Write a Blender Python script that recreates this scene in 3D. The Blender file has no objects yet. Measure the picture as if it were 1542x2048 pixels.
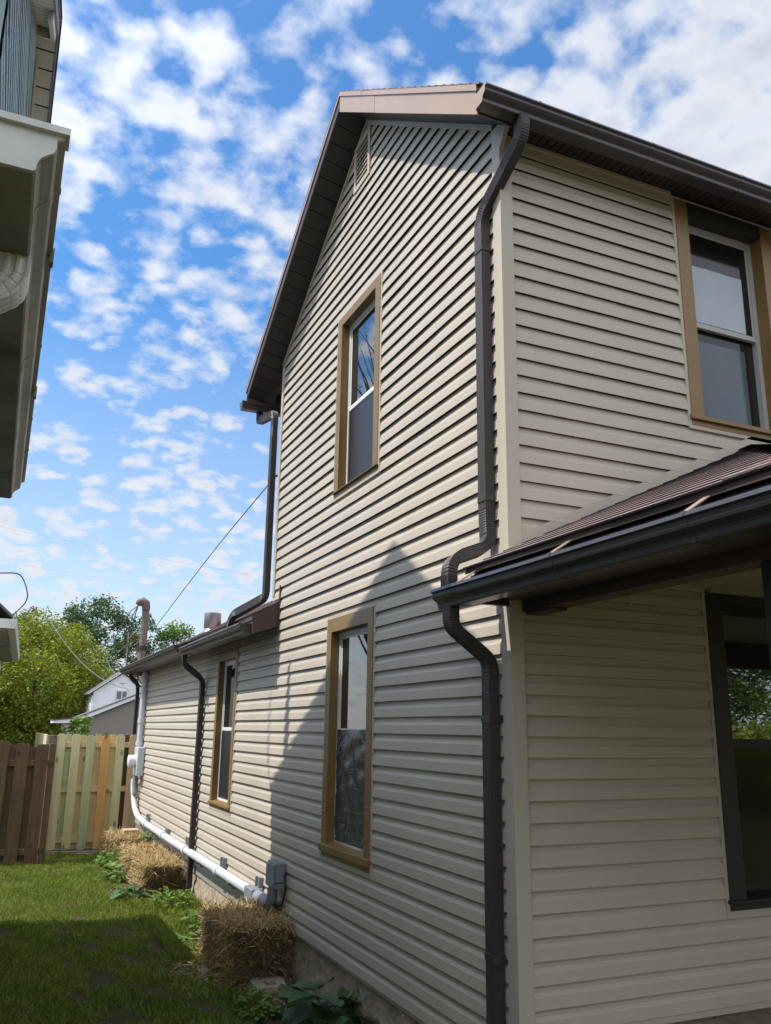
import bpy, bmesh, math, random
import numpy as np
from mathutils import Vector, Matrix
R = math.radians
U = 0.1016                      # one siding course (4 in); coordinates below are in courses
Z0 = 20.0                       # ground is near z = -20 courses
C = bpy.context.scene.collection
SC = bpy.context.scene

def P(p): return (p[0]*U, p[1]*U, (p[2]+Z0)*U)

# ------------------------------------------------------------------ camera
cam_d = bpy.data.cameras.new("camera"); cam = bpy.data.objects.new("camera", cam_d); C.objects.link(cam)
cam_d.sensor_fit = 'HORIZONTAL'; cam_d.sensor_width = 36.0
cam_d.lens = 36.0*1686.62/1542.0
cam_d.clip_start = 0.05; cam_d.clip_end = 3000
pit, rol, yaw = 0.253546479, 0.0141367262, 0.418617131
fw = Vector((math.sin(yaw)*math.cos(pit), math.cos(yaw)*math.cos(pit), math.sin(pit)))
r0 = Vector((math.cos(yaw), -math.sin(yaw), 0)); u0 = r0.cross(fw)
rr = r0*math.cos(rol)+u0*math.sin(rol); uu = -r0*math.sin(rol)+u0*math.cos(rol)
M = Matrix((rr, uu, -fw)).transposed().to_4x4(); M.translation = Vector(P((-23.0829, -36.0689, -0.81354)))
cam.matrix_world = M
SC.camera = cam
SC.view_settings.view_transform = 'Standard'; SC.view_settings.look = 'None'
SC.view_settings.exposure = 1.0; SC.view_settings.gamma = 1.0

# ------------------------------------------------------------------ sun and sky
SUN = Vector((-1.0, 0.23, 1.53)).normalized()
sd = bpy.data.lights.new("sun", 'SUN'); sd.energy = 2.75; sd.angle = R(0.5); sd.color = (1.0, 0.965, 0.905)
so = bpy.data.objects.new("sun", sd); C.objects.link(so)
so.rotation_euler = SUN.to_track_quat('Z', 'Y').to_euler(); so.location = (-20, 5, 40)

W = bpy.data.worlds.new("World"); SC.world = W; W.use_nodes = True
nt = W.node_tree; nt.nodes.clear(); N = nt.nodes.new; L = nt.links.new
def mth(op, a, b=None, clamp=False, tree=None):
    t = tree or nt
    n = t.nodes.new('ShaderNodeMath'); n.operation = op; n.use_clamp = clamp
    for i, v in enumerate((a, b)):
        if v is None: continue
        if isinstance(v, (int, float)): n.inputs[i].default_value = v
        else: t.links.new(v, n.inputs[i])
    return n.outputs[0]
sky = N('ShaderNodeTexSky'); sky.sky_type = 'NISHITA'; sky.sun_disc = False
sky.sun_elevation = math.asin(SUN.z); sky.sun_rotation = math.atan2(SUN.x, SUN.y)
sky.air_density = 1.0; sky.dust_density = 0.6; sky.ozone_density = 1.6
bg1 = N('ShaderNodeBackground'); bg1.inputs[1].default_value = 0.108
hsv = N('ShaderNodeHueSaturation'); hsv.inputs['Saturation'].default_value = 1.50
L(sky.outputs[0], hsv.inputs['Color']); L(hsv.outputs[0], bg1.inputs[0])
tc = N('ShaderNodeTexCoord'); sx = N('ShaderNodeSeparateXYZ'); L(tc.outputs['Generated'], sx.inputs[0])
zc = mth('ADD', mth('MAXIMUM', sx.outputs[2], 0.0), 0.30)
cb = N('ShaderNodeCombineXYZ'); L(mth('DIVIDE', sx.outputs[0], zc), cb.inputs[0]); L(mth('DIVIDE', sx.outputs[1], zc), cb.inputs[1])
def noise(scale, detail, rough, dist=0.0, off=(0, 0, 0)):
    m = N('ShaderNodeMapping'); m.inputs['Location'].default_value = off; L(cb.outputs[0], m.inputs[0])
    n = N('ShaderNodeTexNoise'); n.inputs['Scale'].default_value = scale; n.inputs['Detail'].default_value = detail
    n.inputs['Roughness'].default_value = rough; n.inputs['Distortion'].default_value = dist
    L(m.outputs[0], n.inputs['Vector']); return n.outputs[0]
n1 = noise(21.0, 6.0, 0.52, 0.0, (3.1, 1.7, 0)); n2 = noise(3.6, 3.0, 0.5, 0.0, (7.3, 2.2, 0)); n3 = noise(11.0, 4.0, 0.5, 0.0, (1.0, 9.0, 0))
wv = N('ShaderNodeTexNoise'); wv.inputs['Scale'].default_value = 14.0; wv.inputs['Detail'].default_value = 4.0; L(cb.outputs[0], wv.inputs['Vector'])
wa = N('ShaderNodeVectorMath'); wa.operation = 'SCALE'; L(wv.outputs['Color'], wa.inputs[0]); wa.inputs['Scale'].default_value = 0.11
wb = N('ShaderNodeVectorMath'); wb.operation = 'ADD'; L(cb.outputs[0], wb.inputs[0]); L(wa.outputs[0], wb.inputs[1])
vo = N('ShaderNodeTexVoronoi'); vo.feature = 'SMOOTH_F1'; vo.inputs['Scale'].default_value = 16.0; vo.inputs['Smoothness'].default_value = 0.55; L(wb.outputs[0], vo.inputs['Vector'])
puff = mth('SUBTRACT', 1.0, vo.outputs['Distance'])
# more cover towards +x (picture right) and behind the camera
bias = mth('MULTIPLY', mth('SUBTRACT', sx.outputs[0], 0.40), 0.80)
bias = mth('MINIMUM', mth('MAXIMUM', bias, -0.03), 0.26)
lowc = mth('MULTIPLY', mth('MAXIMUM', mth('SUBTRACT', 0.42, sx.outputs[2]), 0.0), 0.20)
bias = mth('ADD', bias, lowc)
bk = mth('MULTIPLY', mth('MAXIMUM', mth('MULTIPLY', sx.outputs[1], -1.0), 0.0), 0.25)
cov = mth('ADD', mth('ADD', mth('ADD', mth('MULTIPLY', n1, 0.45), mth('MULTIPLY', n2, 0.30)), mth('MULTIPLY', puff, 0.32)), mth('ADD', bias, bk))
mr = N('ShaderNodeMapRange'); mr.interpolation_type = 'SMOOTHSTEP'
mr.inputs['From Min'].default_value = 0.39; mr.inputs['From Max'].default_value = 0.67; L(cov, mr.inputs[0])
# haze: thin veil over the low sky
veil = N('ShaderNodeMapRange'); veil.inputs['From Min'].default_value = 0.02; veil.inputs['From Max'].default_value = 0.46
veil.inputs['To Min'].default_value = 0.78; veil.inputs['To Max'].default_value = 0.12; L(sx.outputs[2], veil.inputs[0])
mask = mth('MAXIMUM', mth('MULTIPLY', mr.outputs[0], 0.97), veil.outputs[0])
thick = N('ShaderNodeMapRange'); thick.inputs['From Min'].default_value = 0.46; thick.inputs['From Max'].default_value = 0.80
L(mth('ADD', mth('MULTIPLY', cov, 0.6), mth('MULTIPLY', n3, 0.4)), thick.inputs[0])
rc = N('ShaderNodeValToRGB'); rc.color_ramp.elements[0].position = 0.0; rc.color_ramp.elements[0].color = (0.80, 0.87, 1.0, 1)
rc.color_ramp.elements[1].position = 1.0; rc.color_ramp.elements[1].color = (0.60, 0.655, 0.76, 1)
e = rc.color_ramp.elements.new(0.42); e.color = (0.86, 0.90, 0.97, 1)
L(thick.outputs[0], rc.inputs[0])
# unseen clouds behind the camera and round the sun: brightness added as wall fill
bkl = mth('ADD', mth('MULTIPLY', mth('MAXIMUM', mth('MULTIPLY', sx.outputs[1], -1.0), 0.0), 0.55), 0.47)
dp = N('ShaderNodeVectorMath'); dp.operation = 'DOT_PRODUCT'; L(tc.outputs['Generated'], dp.inputs[0]); dp.inputs[1].default_value = tuple(SUN)
glow = mth('MULTIPLY', mth('POWER', mth('MAXIMUM', dp.outputs['Value'], 0.0), 5.0), 1.5)
bkl = mth('ADD', bkl, glow)
bg2 = N('ShaderNodeBackground'); L(rc.outputs[0], bg2.inputs[0]); L(bkl, bg2.inputs[1])
mx = N('ShaderNodeMixShader'); L(mask, mx.inputs[0]); L(bg1.outputs[0], mx.inputs[1]); L(bg2.outputs[0], mx.inputs[2])
wo = N('ShaderNodeOutputWorld'); L(mx.outputs[0], wo.inputs[0])

# ------------------------------------------------------------------ materials
MATS = {}
def mat(name, col, rough=0.6, var=0.12, scale=3.0, bump=0.0, bscale=40.0, metallic=0.0, spec=0.5, col2=None, stretch=(1, 1, 1), island=0.0, trans=0.0, ior=1.5, knots=False):
    m = bpy.data.materials.new(name); m.use_nodes = True; t = m.node_tree; nd = t.nodes; lk = t.links
    b = nd['Principled BSDF']; b.inputs['Roughness'].default_value = rough; b.inputs['Metallic'].default_value = metallic
    b.inputs['Specular IOR Level'].default_value = spec; b.inputs['IOR'].default_value = ior
    tcn = nd.new('ShaderNodeTexCoord'); mp = nd.new('ShaderNodeMapping'); mp.inputs['Scale'].default_value = stretch
    lk.new(tcn.outputs['Object'], mp.inputs[0])
    no = nd.new('ShaderNodeTexNoise'); no.inputs['Scale'].default_value = scale; no.inputs['Detail'].default_value = 6; no.inputs['Roughness'].default_value = 0.6
    lk.new(mp.outputs[0], no.inputs['Vector'])
    cr = nd.new('ShaderNodeValToRGB'); c2 = col2 or tuple(min(1, c*(1+var)) for c in col)
    c1 = col if col2 else tuple(c*(1-var) for c in col)
    cr.color_ramp.elements[0].color = (*c1, 1); cr.color_ramp.elements[1].color = (*c2, 1)
    cr.color_ramp.elements[0].position = 0.3; cr.color_ramp.elements[1].position = 0.7
    lk.new(no.outputs[0], cr.inputs[0]); out = cr.outputs[0]
    if island > 0:
        ge = nd.new('ShaderNodeNewGeometry'); hs = nd.new('ShaderNodeHueSaturation')
        mr_ = nd.new('ShaderNodeMapRange'); mr_.inputs['To Min'].default_value = 1-island; mr_.inputs['To Max'].default_value = 1+island
        lk.new(ge.outputs['Random Per Island'], mr_.inputs[0]); lk.new(mr_.outputs[0], hs.inputs['Value'])
        m2 = nd.new('ShaderNodeMapRange'); m2.inputs['To Min'].default_value = 0.5-island*0.05; m2.inputs['To Max'].default_value = 0.5+island*0.05
        lk.new(ge.outputs['Random Per Island'], m2.inputs[0]); lk.new(m2.outputs[0], hs.inputs['Hue'])
        lk.new(out, hs.inputs['Color']); out = hs.outputs[0]
    if knots:
        vk = nd.new('ShaderNodeTexVoronoi'); vk.inputs['Scale'].default_value = 1.0; mk = nd.new('ShaderNodeMapping'); mk.inputs['Scale'].default_value = (5, 5, 2.6)
        oi = nd.new('ShaderNodeObjectInfo'); ad = nd.new('ShaderNodeVectorMath'); ad.operation = 'ADD'
        lk.new(tcn.outputs['Object'], mk.inputs[0]); lk.new(mk.outputs[0], ad.inputs[0]); lk.new(oi.outputs['Random'], ad.inputs[1]); lk.new(ad.outputs[0], vk.inputs['Vector'])
        kr = nd.new('ShaderNodeMapRange'); kr.inputs['From Min'].default_value = 0.06; kr.inputs['From Max'].default_value = 0.17; kr.inputs['To Min'].default_value = 0.35; lk.new(vk.outputs['Distance'], kr.inputs[0])
        mv = nd.new('ShaderNodeMix'); mv.data_type = 'RGBA'; mv.blend_type = 'MULTIPLY'; mv.inputs[0].default_value = 1.0
        lk.new(out, mv.inputs[6]); lk.new(kr.outputs[0], mv.inputs[7]); out = mv.outputs[2]
    lk.new(out, b.inputs['Base Color'])
    if bump > 0:
        nb = nd.new('ShaderNodeTexNoise'); nb.inputs['Scale'].default_value = bscale; nb.inputs['Detail'].default_value = 5
        lk.new(mp.outputs[0], nb.inputs['Vector'])
        bp = nd.new('ShaderNodeBump'); bp.inputs['Strength'].default_value = bump; bp.inputs['Distance'].default_value = 0.02
        lk.new(nb.outputs[0], bp.inputs['Height']); lk.new(bp.outputs[0], b.inputs['Normal'])
    if trans > 0:
        tr = nd.new('ShaderNodeBsdfTranslucent'); lk.new(out, tr.inputs[0])
        ms = nd.new('ShaderNodeMixShader'); ms.inputs[0].default_value = trans
        lk.new(b.outputs[0], ms.inputs[1]); lk.new(tr.outputs[0], ms.inputs[2]); lk.new(ms.outputs[0], nd['Material Output'].inputs[0])
    MATS[name] = m; return m

m_siding = mat('vinyl_siding', (0.475, 0.414, 0.330), 0.42, 0.05, 1.6, 0.05, 7.0, spec=0.4, stretch=(1, 1, 0.35))
m_gapshade = mat('painted_gap_shade', (0.030, 0.027, 0.025), 0.9, 0.2, 10.0)  # near black standing in for the shade under the siding butts
m_trim = mat('vinyl_trim', (0.475, 0.418, 0.336), 0.42, 0.03, 1.5, spec=0.4)
m_gold = mat('gold_brown_cladding', (0.215, 0.132, 0.040), 0.40, 0.08, 4.0, 0.03, 12)
m_dkwood = mat('dark_brown_trim', (0.024, 0.016, 0.012), 0.45, 0.15, 5.0, 0.04, 30)
m_gutter = mat('charcoal_aluminium', (0.040, 0.036, 0.036), 0.28, 0.12, 3.0, 0.03, 8, spec=0.5)
m_spout = mat('dark_brown_aluminium', (0.052, 0.043, 0.040), 0.42, 0.10, 4.0, 0.03, 10, spec=0.5)
m_fascia = mat('tan_brown_fascia', (0.36, 0.25, 0.178), 0.38, 0.06, 2.0, 0.05, 6)
m_dkfascia = mat('dark_brown_fascia', (0.060, 0.040, 0.034), 0.4, 0.1, 3.0, 0.03, 10)
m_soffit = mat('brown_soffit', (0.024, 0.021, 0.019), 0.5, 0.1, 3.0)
m_shingle = mat('mauve_shingles', (0.20, 0.140, 0.132), 0.9, 0.3, 60.0, 0.6, 260, col2=(0.34, 0.255, 0.245), island=0.26)
m_edge = mat('cut_shingle_edge', (0.030, 0.022, 0.022), 0.9, 0.2, 30)  # dark cut asphalt; near black also paints the gap shade between courses
m_shgrey = mat('grey_shingles', (0.10, 0.09, 0.085), 0.9, 0.3, 60.0, 0.6, 260, col2=(0.2, 0.18, 0.17), island=0.15)
m_white = mat('white_vinyl', (0.72, 0.72, 0.69), 0.4, 0.04, 3.0)
m_glass = mat('window_glass', (0.010, 0.012, 0.014), 0.012, 0.1, 2.0, 0.010, 1.6, spec=0.5, ior=3.0)
m_glassdim = mat('screened_glass', (0.012, 0.013, 0.012), 0.08, 0.1, 2.0, spec=0.5, ior=1.5)
m_screen = mat('insect_screen', (0.020, 0.020, 0.022), 0.35, 0.3, 90.0, spec=0.4, ior=1.6)
m_conc = mat('parged_foundation', (0.24, 0.185, 0.125), 0.9, 0.25, 6.0, 1.0, 18, col2=(0.46, 0.375, 0.265))
m_skirt = mat('skirt_board', (0.30, 0.285, 0.255), 0.6, 0.12, 8.0, 0.1, 30)
m_pvc = mat('pale_conduit', (0.52, 0.54, 0.58), 0.45, 0.08, 5.0)
m_gpvc = mat('grey_pvc', (0.23, 0.25, 0.28), 0.45, 0.10, 6.0)
m_galv = mat('galvanised_steel', (0.34, 0.35, 0.36), 0.32, 0.15, 8.0, metallic=0.8)
m_rust = mat('weathered_mast', (0.15, 0.118, 0.098), 0.7, 0.3, 14.0, 0.3, 40)
m_black = mat('black_rubber', (0.018, 0.018, 0.02), 0.5, 0.1)
m_cablew = mat('pale_cable', (0.42, 0.42, 0.40), 0.5, 0.1)
m_deck = mat('deck_boards', (0.20, 0.18, 0.12), 0.75, 0.2, 6.0, 0.3, 40, col2=(0.32, 0.24, 0.17), island=0.3)
m_ceil = mat('porch_ceiling', (0.30, 0.29, 0.20), 0.6, 0.08, 3.0)
m_bwall = mat('blue_lap_siding', (0.27, 0.36, 0.40), 0.5, 0.08, 3.0, 0.04, 20)
m_ngut = mat('weathered_white_gutter', (0.60, 0.60, 0.56), 0.55, 0.15, 5.0, 0.1, 20)
m_ngut2 = mat('aged_cream_gutter', (0.20, 0.195, 0.165), 0.55, 0.2, 4.0, 0.1, 20, col2=(0.48, 0.47, 0.41), stretch=(3, 0.35, 3))
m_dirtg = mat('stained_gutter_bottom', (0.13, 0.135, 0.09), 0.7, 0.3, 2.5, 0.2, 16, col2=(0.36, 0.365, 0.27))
m_nsoff = mat('cream_soffit', (0.56, 0.55, 0.47), 0.6, 0.10, 3.0)
m_earth = mat('bare_soil', (0.055, 0.042, 0.030), 0.95, 0.3, 8.0, 0.8, 40, col2=(0.11, 0.085, 0.06))
m_straw = mat('straw', (0.36, 0.24, 0.105), 0.8, 0.2, 14.0, 0.6, 60, col2=(0.56, 0.40, 0.18), island=0.38)
m_strawdark = mat('dark_straw', (0.10, 0.062, 0.028), 0.85, 0.2, 14.0, 0.6, 60, col2=(0.22, 0.145, 0.066), island=0.4)
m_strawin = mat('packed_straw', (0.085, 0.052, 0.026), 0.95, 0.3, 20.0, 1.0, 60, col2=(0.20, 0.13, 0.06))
m_grass = mat('grass_blades', (0.135, 0.215, 0.018), 0.6, 0.3, 1.6, col2=(0.28, 0.31, 0.050), island=0.45, trans=0.35)
m_weed = mat('weed_leaves', (0.10, 0.20, 0.03), 0.5, 0.3, 9.0, col2=(0.17, 0.27, 0.05), island=0.3, trans=0.3)
m_burdock = mat('burdock_leaves', (0.045, 0.10, 0.030), 0.5, 0.3, 10.0, 0.5, 22, col2=(0.085, 0.16, 0.05), island=0.2, trans=0.2)
m_bark = mat('bark', (0.10, 0.08, 0.06), 0.9, 0.3, 8.0, 0.7, 25)
m_l1 = mat('spring_leaves', (0.185, 0.225, 0.012), 0.55, 0.25, 0.9, col2=(0.26, 0.29, 0.02), island=0.4, trans=0.4)
m_l2 = mat('green_leaves', (0.055, 0.105, 0.030), 0.55, 0.25, 0.9, col2=(0.085, 0.15, 0.045), island=0.4, trans=0.3)
m_l3 = mat('fresh_leaves', (0.10, 0.19, 0.020), 0.55, 0.25, 0.9, col2=(0.16, 0.25, 0.03), island=0.4, trans=0.35)
m_l4 = mat('bronze_leaves', (0.15, 0.12, 0.05), 0.6, 0.25, 0.9, col2=(0.2, 0.17, 0.07), island=0.4, trans=0.35)
m_tan = mat('tan_garage_siding', (0.235, 0.205, 0.18), 0.6, 0.05, 1.0)
m_hwhite = mat('white_house_siding', (0.78, 0.79, 0.85), 0.6, 0.05, 1.0)
m_paver = mat('broken_paver', (0.40, 0.36, 0.29), 0.9, 0.15, 12.0, 0.6, 60)
m_brick = mat('tan_brick', (0.46, 0.36, 0.22), 0.85, 0.15, 14.0, 0.4, 60)

def film_mat():
    m = bpy.data.materials.new('plastic_film'); m.use_nodes = True; t = m.node_tree; nd = t.nodes; lk = t.links
    b = nd['Principled BSDF']; b.inputs['Base Color'].default_value = (0.05, 0.055, 0.06, 1); b.inputs['Roughness'].default_value = 0.22; b.inputs['IOR'].default_value = 1.45
    tcn = nd.new('ShaderNodeTexCoord')
    acc = None
    for rot, sc_, st in ((0.35, 1.6, (1, 7, 1)), (-0.45, 1.5, (1, 6, 1)), (1.5, 1.6, (1, 7, 1))):
        mp = nd.new('ShaderNodeMapping'); mp.inputs['Rotation'].default_value = (rot, 0, 0); mp.inputs['Scale'].default_value = st
        lk.new(tcn.outputs['Object'], mp.inputs[0])
        no = nd.new('ShaderNodeTexNoise'); no.inputs['Scale'].default_value = sc_; no.inputs['Detail'].default_value = 3; lk.new(mp.outputs[0], no.inputs[0])
        a = nd.new('ShaderNodeMath'); a.operation = 'ABSOLUTE'; s = nd.new('ShaderNodeMath'); s.operation = 'SUBTRACT'; s.inputs[1].default_value = 0.5
        lk.new(no.outputs[0], s.inputs[0]); lk.new(s.outputs[0], a.inputs[0])
        if acc is None: acc = a.outputs[0]
        else:
            mi = nd.new('ShaderNodeMath'); mi.operation = 'MINIMUM'; lk.new(acc, mi.inputs[0]); lk.new(a.outputs[0], mi.inputs[1]); acc = mi.outputs[0]
    cr = nd.new('ShaderNodeValToRGB'); cr.color_ramp.elements[0].position = 0.0; cr.color_ramp.elements[1].position = 0.008
    cr.color_ramp.elements[0].color = (0.10, 0.105, 0.11, 1); cr.color_ramp.elements[1].color = (0.05, 0.054, 0.062, 1)
    lk.new(acc, cr.inputs[0]); lk.new(cr.outputs[0], b.inputs['Base Color'])
    bp = nd.new('ShaderNodeBump'); bp.inputs['Strength'].default_value = 0.5; bp.inputs['Distance'].default_value = 0.01
    lk.new(acc, bp.inputs['Height']); lk.new(bp.outputs[0], b.inputs['Normal'])
    return m
m_film = film_mat()
m_gsash = mat('grey_vinyl', (0.40, 0.40, 0.38), 0.4, 0.05, 3.0)
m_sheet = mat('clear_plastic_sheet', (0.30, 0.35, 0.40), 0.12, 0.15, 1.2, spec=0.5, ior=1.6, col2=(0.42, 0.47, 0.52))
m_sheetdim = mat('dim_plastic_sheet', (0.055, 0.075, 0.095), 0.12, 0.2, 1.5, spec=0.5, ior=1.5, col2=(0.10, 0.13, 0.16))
m_crease = mat('creased_plastic', (0.60, 0.62, 0.64), 0.3, 0.2, 20.0, island=0.5)

def wood(name, c1, c2):
    return mat(name, c1, 0.75, 0.2, 5.0, 0.15, 30, col2=c2, stretch=(3.5, 3.5, 0.35), knots=True)
m_w = {'pale': wood('pale_green_lumber', (0.56, 0.51, 0.27), (0.66, 0.60, 0.36)), 'green': wood('green_stained_lumber', (0.27, 0.40, 0.22), (0.58, 0.55, 0.30)),
       'orange': wood('orange_lumber', (0.56, 0.29, 0.09), (0.70, 0.42, 0.16)), 'tan': wood('tan_lumber', (0.53, 0.38, 0.19), (0.64, 0.49, 0.27)),
       'yellow': wood('yellow_lumber', (0.60, 0.50, 0.20), (0.68, 0.58, 0.28)), 'old': wood('weathered_post', (0.09, 0.07, 0.055), (0.26, 0.21, 0.16)),
       'brown': wood('brown_stained_boards', (0.070, 0.040, 0.020), (0.15, 0.088, 0.043)), 'grey': wood('grey_boards', (0.14, 0.12, 0.10), (0.22, 0.2, 0.17))}

# ------------------------------------------------------------------ mesh builder
class MB:
    def __init__(s): s.v = []; s.f = []
    def face(s, pts):
        i = len(s.v); s.v += [P(p) for p in pts]; s.f.append(tuple(range(i, i+len(pts))))
    def box(s, a, b):
        x0, y0, z0 = a; x1, y1, z1 = b
        i = len(s.v)
        s.v += [P(p) for p in ((x0,y0,z0),(x1,y0,z0),(x1,y1,z0),(x0,y1,z0),(x0,y0,z1),(x1,y0,z1),(x1,y1,z1),(x0,y1,z1))]
        for q in ((0,3,2,1),(4,5,6,7),(0,1,5,4),(1,2,6,5),(2,3,7,6),(3,0,4,7)): s.f.append(tuple(i+k for k in q))
    def hexa(s, bot, top):
        i = len(s.v); s.v += [P(p) for p in list(bot)+list(top)]; n = len(bot)
        s.f.append(tuple(i+k for k in range(n))[::-1]); s.f.append(tuple(i+n+k for k in range(n)))
        for k in range(n): s.f.append((i+k, i+(k+1) % n, i+n+(k+1) % n, i+n+k))
    def prism(s, prof, fn, t0, t1, caps=True, closed=True):
        """prof: 2-D points; fn(a,b,t) -> 3-D; swept from t0 to t1"""
        i = len(s.v); n = len(prof)
        s.v += [P(fn(a, b, t0)) for a, b in prof]+[P(fn(a, b, t1)) for a, b in prof]
        for k in range(n if closed else n-1): s.f.append((i+k, i+(k+1) % n, i+n+(k+1) % n, i+n+k))
        if caps and closed: s.f.append(tuple(i+k for k in range(n))[::-1]); s.f.append(tuple(i+n+k for k in range(n)))
    def sweep(s, path, prof, ref, scales=None, caps=True):
        """prof in (n, b) axes; ref: fixed vector giving the n axis"""
        pts = [Vector(p) for p in path]; n = len(prof); base = len(s.v); ref = Vector(ref)
        for i, p in enumerate(pts):
            t = (pts[min(i+1, len(pts)-1)]-pts[max(i-1, 0)]).normalized()
            b = t.cross(ref)
            if b.length < 1e-4: b = t.orthogonal()
            b.normalize(); nn = b.cross(t).normalized(); k = scales[i] if scales else 1.0
            s.v += [P(p+nn*(a*k)+b*(c*k)) for a, c in prof]
        for i in range(len(pts)-1):
            for k in range(n):
                a = base+i*n; s.f.append((a+k, a+(k+1) % n, a+n+(k+1) % n, a+n+k))
        if caps:
            s.f.append(tuple(base+k for k in range(n))[::-1]); s.f.append(tuple(base+(len(pts)-1)*n+k for k in range(n)))
    def tube(s, path, r, sides=10, caps=True):
        rs = r if isinstance(r, (list, tuple)) else [r]*len(path)
        pts = [Vector(p) for p in path]; base = len(s.v); nrm = None
        for i, p in enumerate(pts):
            t = (pts[min(i+1, len(pts)-1)]-pts[max(i-1, 0)]).normalized()
            if nrm is None: nrm = t.orthogonal().normalized()
            else:
                nrm = nrm-t*nrm.dot(t); nrm = nrm.normalized() if nrm.length > 1e-6 else t.orthogonal().normalized()
            b = t.cross(nrm)
            for k in range(sides):
                a = 2*math.pi*k/sides; s.v.append(P(p+nrm*(math.cos(a)*rs[i])+b*(math.sin(a)*rs[i])))
        for i in range(len(pts)-1):
            for k in range(sides):
                a = base+i*sides; s.f.append((a+k, a+(k+1) % sides, a+sides+(k+1) % sides, a+sides+k))
        if caps:
            s.f.append(tuple(base+k for k in range(sides))[::-1]); s.f.append(tuple(base+(len(pts)-1)*sides+k for k in range(sides)))
    def build(s, name, m, parent=None, smooth=False, solid=0.0, bevel=0.0, recalc=False):
        me = bpy.data.meshes.new(name)
        me.from_pydata(s.v, [], s.f); me.materials.append(m); me.update()
        if recalc:
            bm = bmesh.new(); bm.from_mesh(me); bmesh.ops.recalc_face_normals(bm, faces=bm.faces[:]); bm.to_mesh(me); bm.free()
        o = bpy.data.objects.new(name, me); C.objects.link(o)
        if smooth:
            me.polygons.foreach_set('use_smooth', [True]*len(me.polygons))
            if smooth == 'auto':
                try: me.set_sharp_from_angle(angle=R(40))
                except Exception: pass
        if solid: md = o.modifiers.new('thickness', 'SOLIDIFY'); md.thickness = solid; md.offset = 0
        if bevel: md = o.modifiers.new('edge', 'BEVEL'); md.width = bevel; md.segments = 2; md.limit_method = 'ANGLE'
        if parent:
            o.parent = parent; o.matrix_parent_inverse = parent.matrix_world.inverted() if False else Matrix.Translation(-Vector(parent.location))
        return o

def thing(name, label, cat, loc, group=None):
    o = bpy.data.objects.new(name, None); C.objects.link(o); o.location = P(loc); o.empty_display_size = 0.2
    o['label'] = label; o['category'] = cat
    if group: o['group'] = group
    return o
def tag(o, label, cat, group=None):
    o['label'] = label; o['category'] = cat
    if group: o['group'] = group
    return o
def struct(o, kind='structure'): o['kind'] = kind; return o
def sub(child, parent):
    """parent a mesh built in world space under a mesh at the origin"""
    child.parent = parent
    child.matrix_parent_inverse = Matrix.Identity(4); return child

def npmesh(name, verts, faces_n, m, smooth=False):
    """verts (N,3) metres; faces_n: (M,k) index array"""
    me = bpy.data.meshes.new(name); M_, k = faces_n.shape
    me.vertices.add(len(verts)); me.vertices.foreach_set('co', np.asarray(verts, np.float32).ravel())
    me.loops.add(M_*k); me.loops.foreach_set('vertex_index', faces_n.astype(np.int32).ravel())
    me.polygons.add(M_); me.polygons.foreach_set('loop_start', np.arange(0, M_*k, k, dtype=np.int32)); me.polygons.foreach_set('loop_total', np.full(M_, k, np.int32))
    if smooth: me.polygons.foreach_set('use_smooth', np.ones(M_, bool))
    me.update(calc_edges=True); me.validate(); me.materials.append(m)
    o = bpy.data.objects.new(name, me); C.objects.link(o); return o

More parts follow.
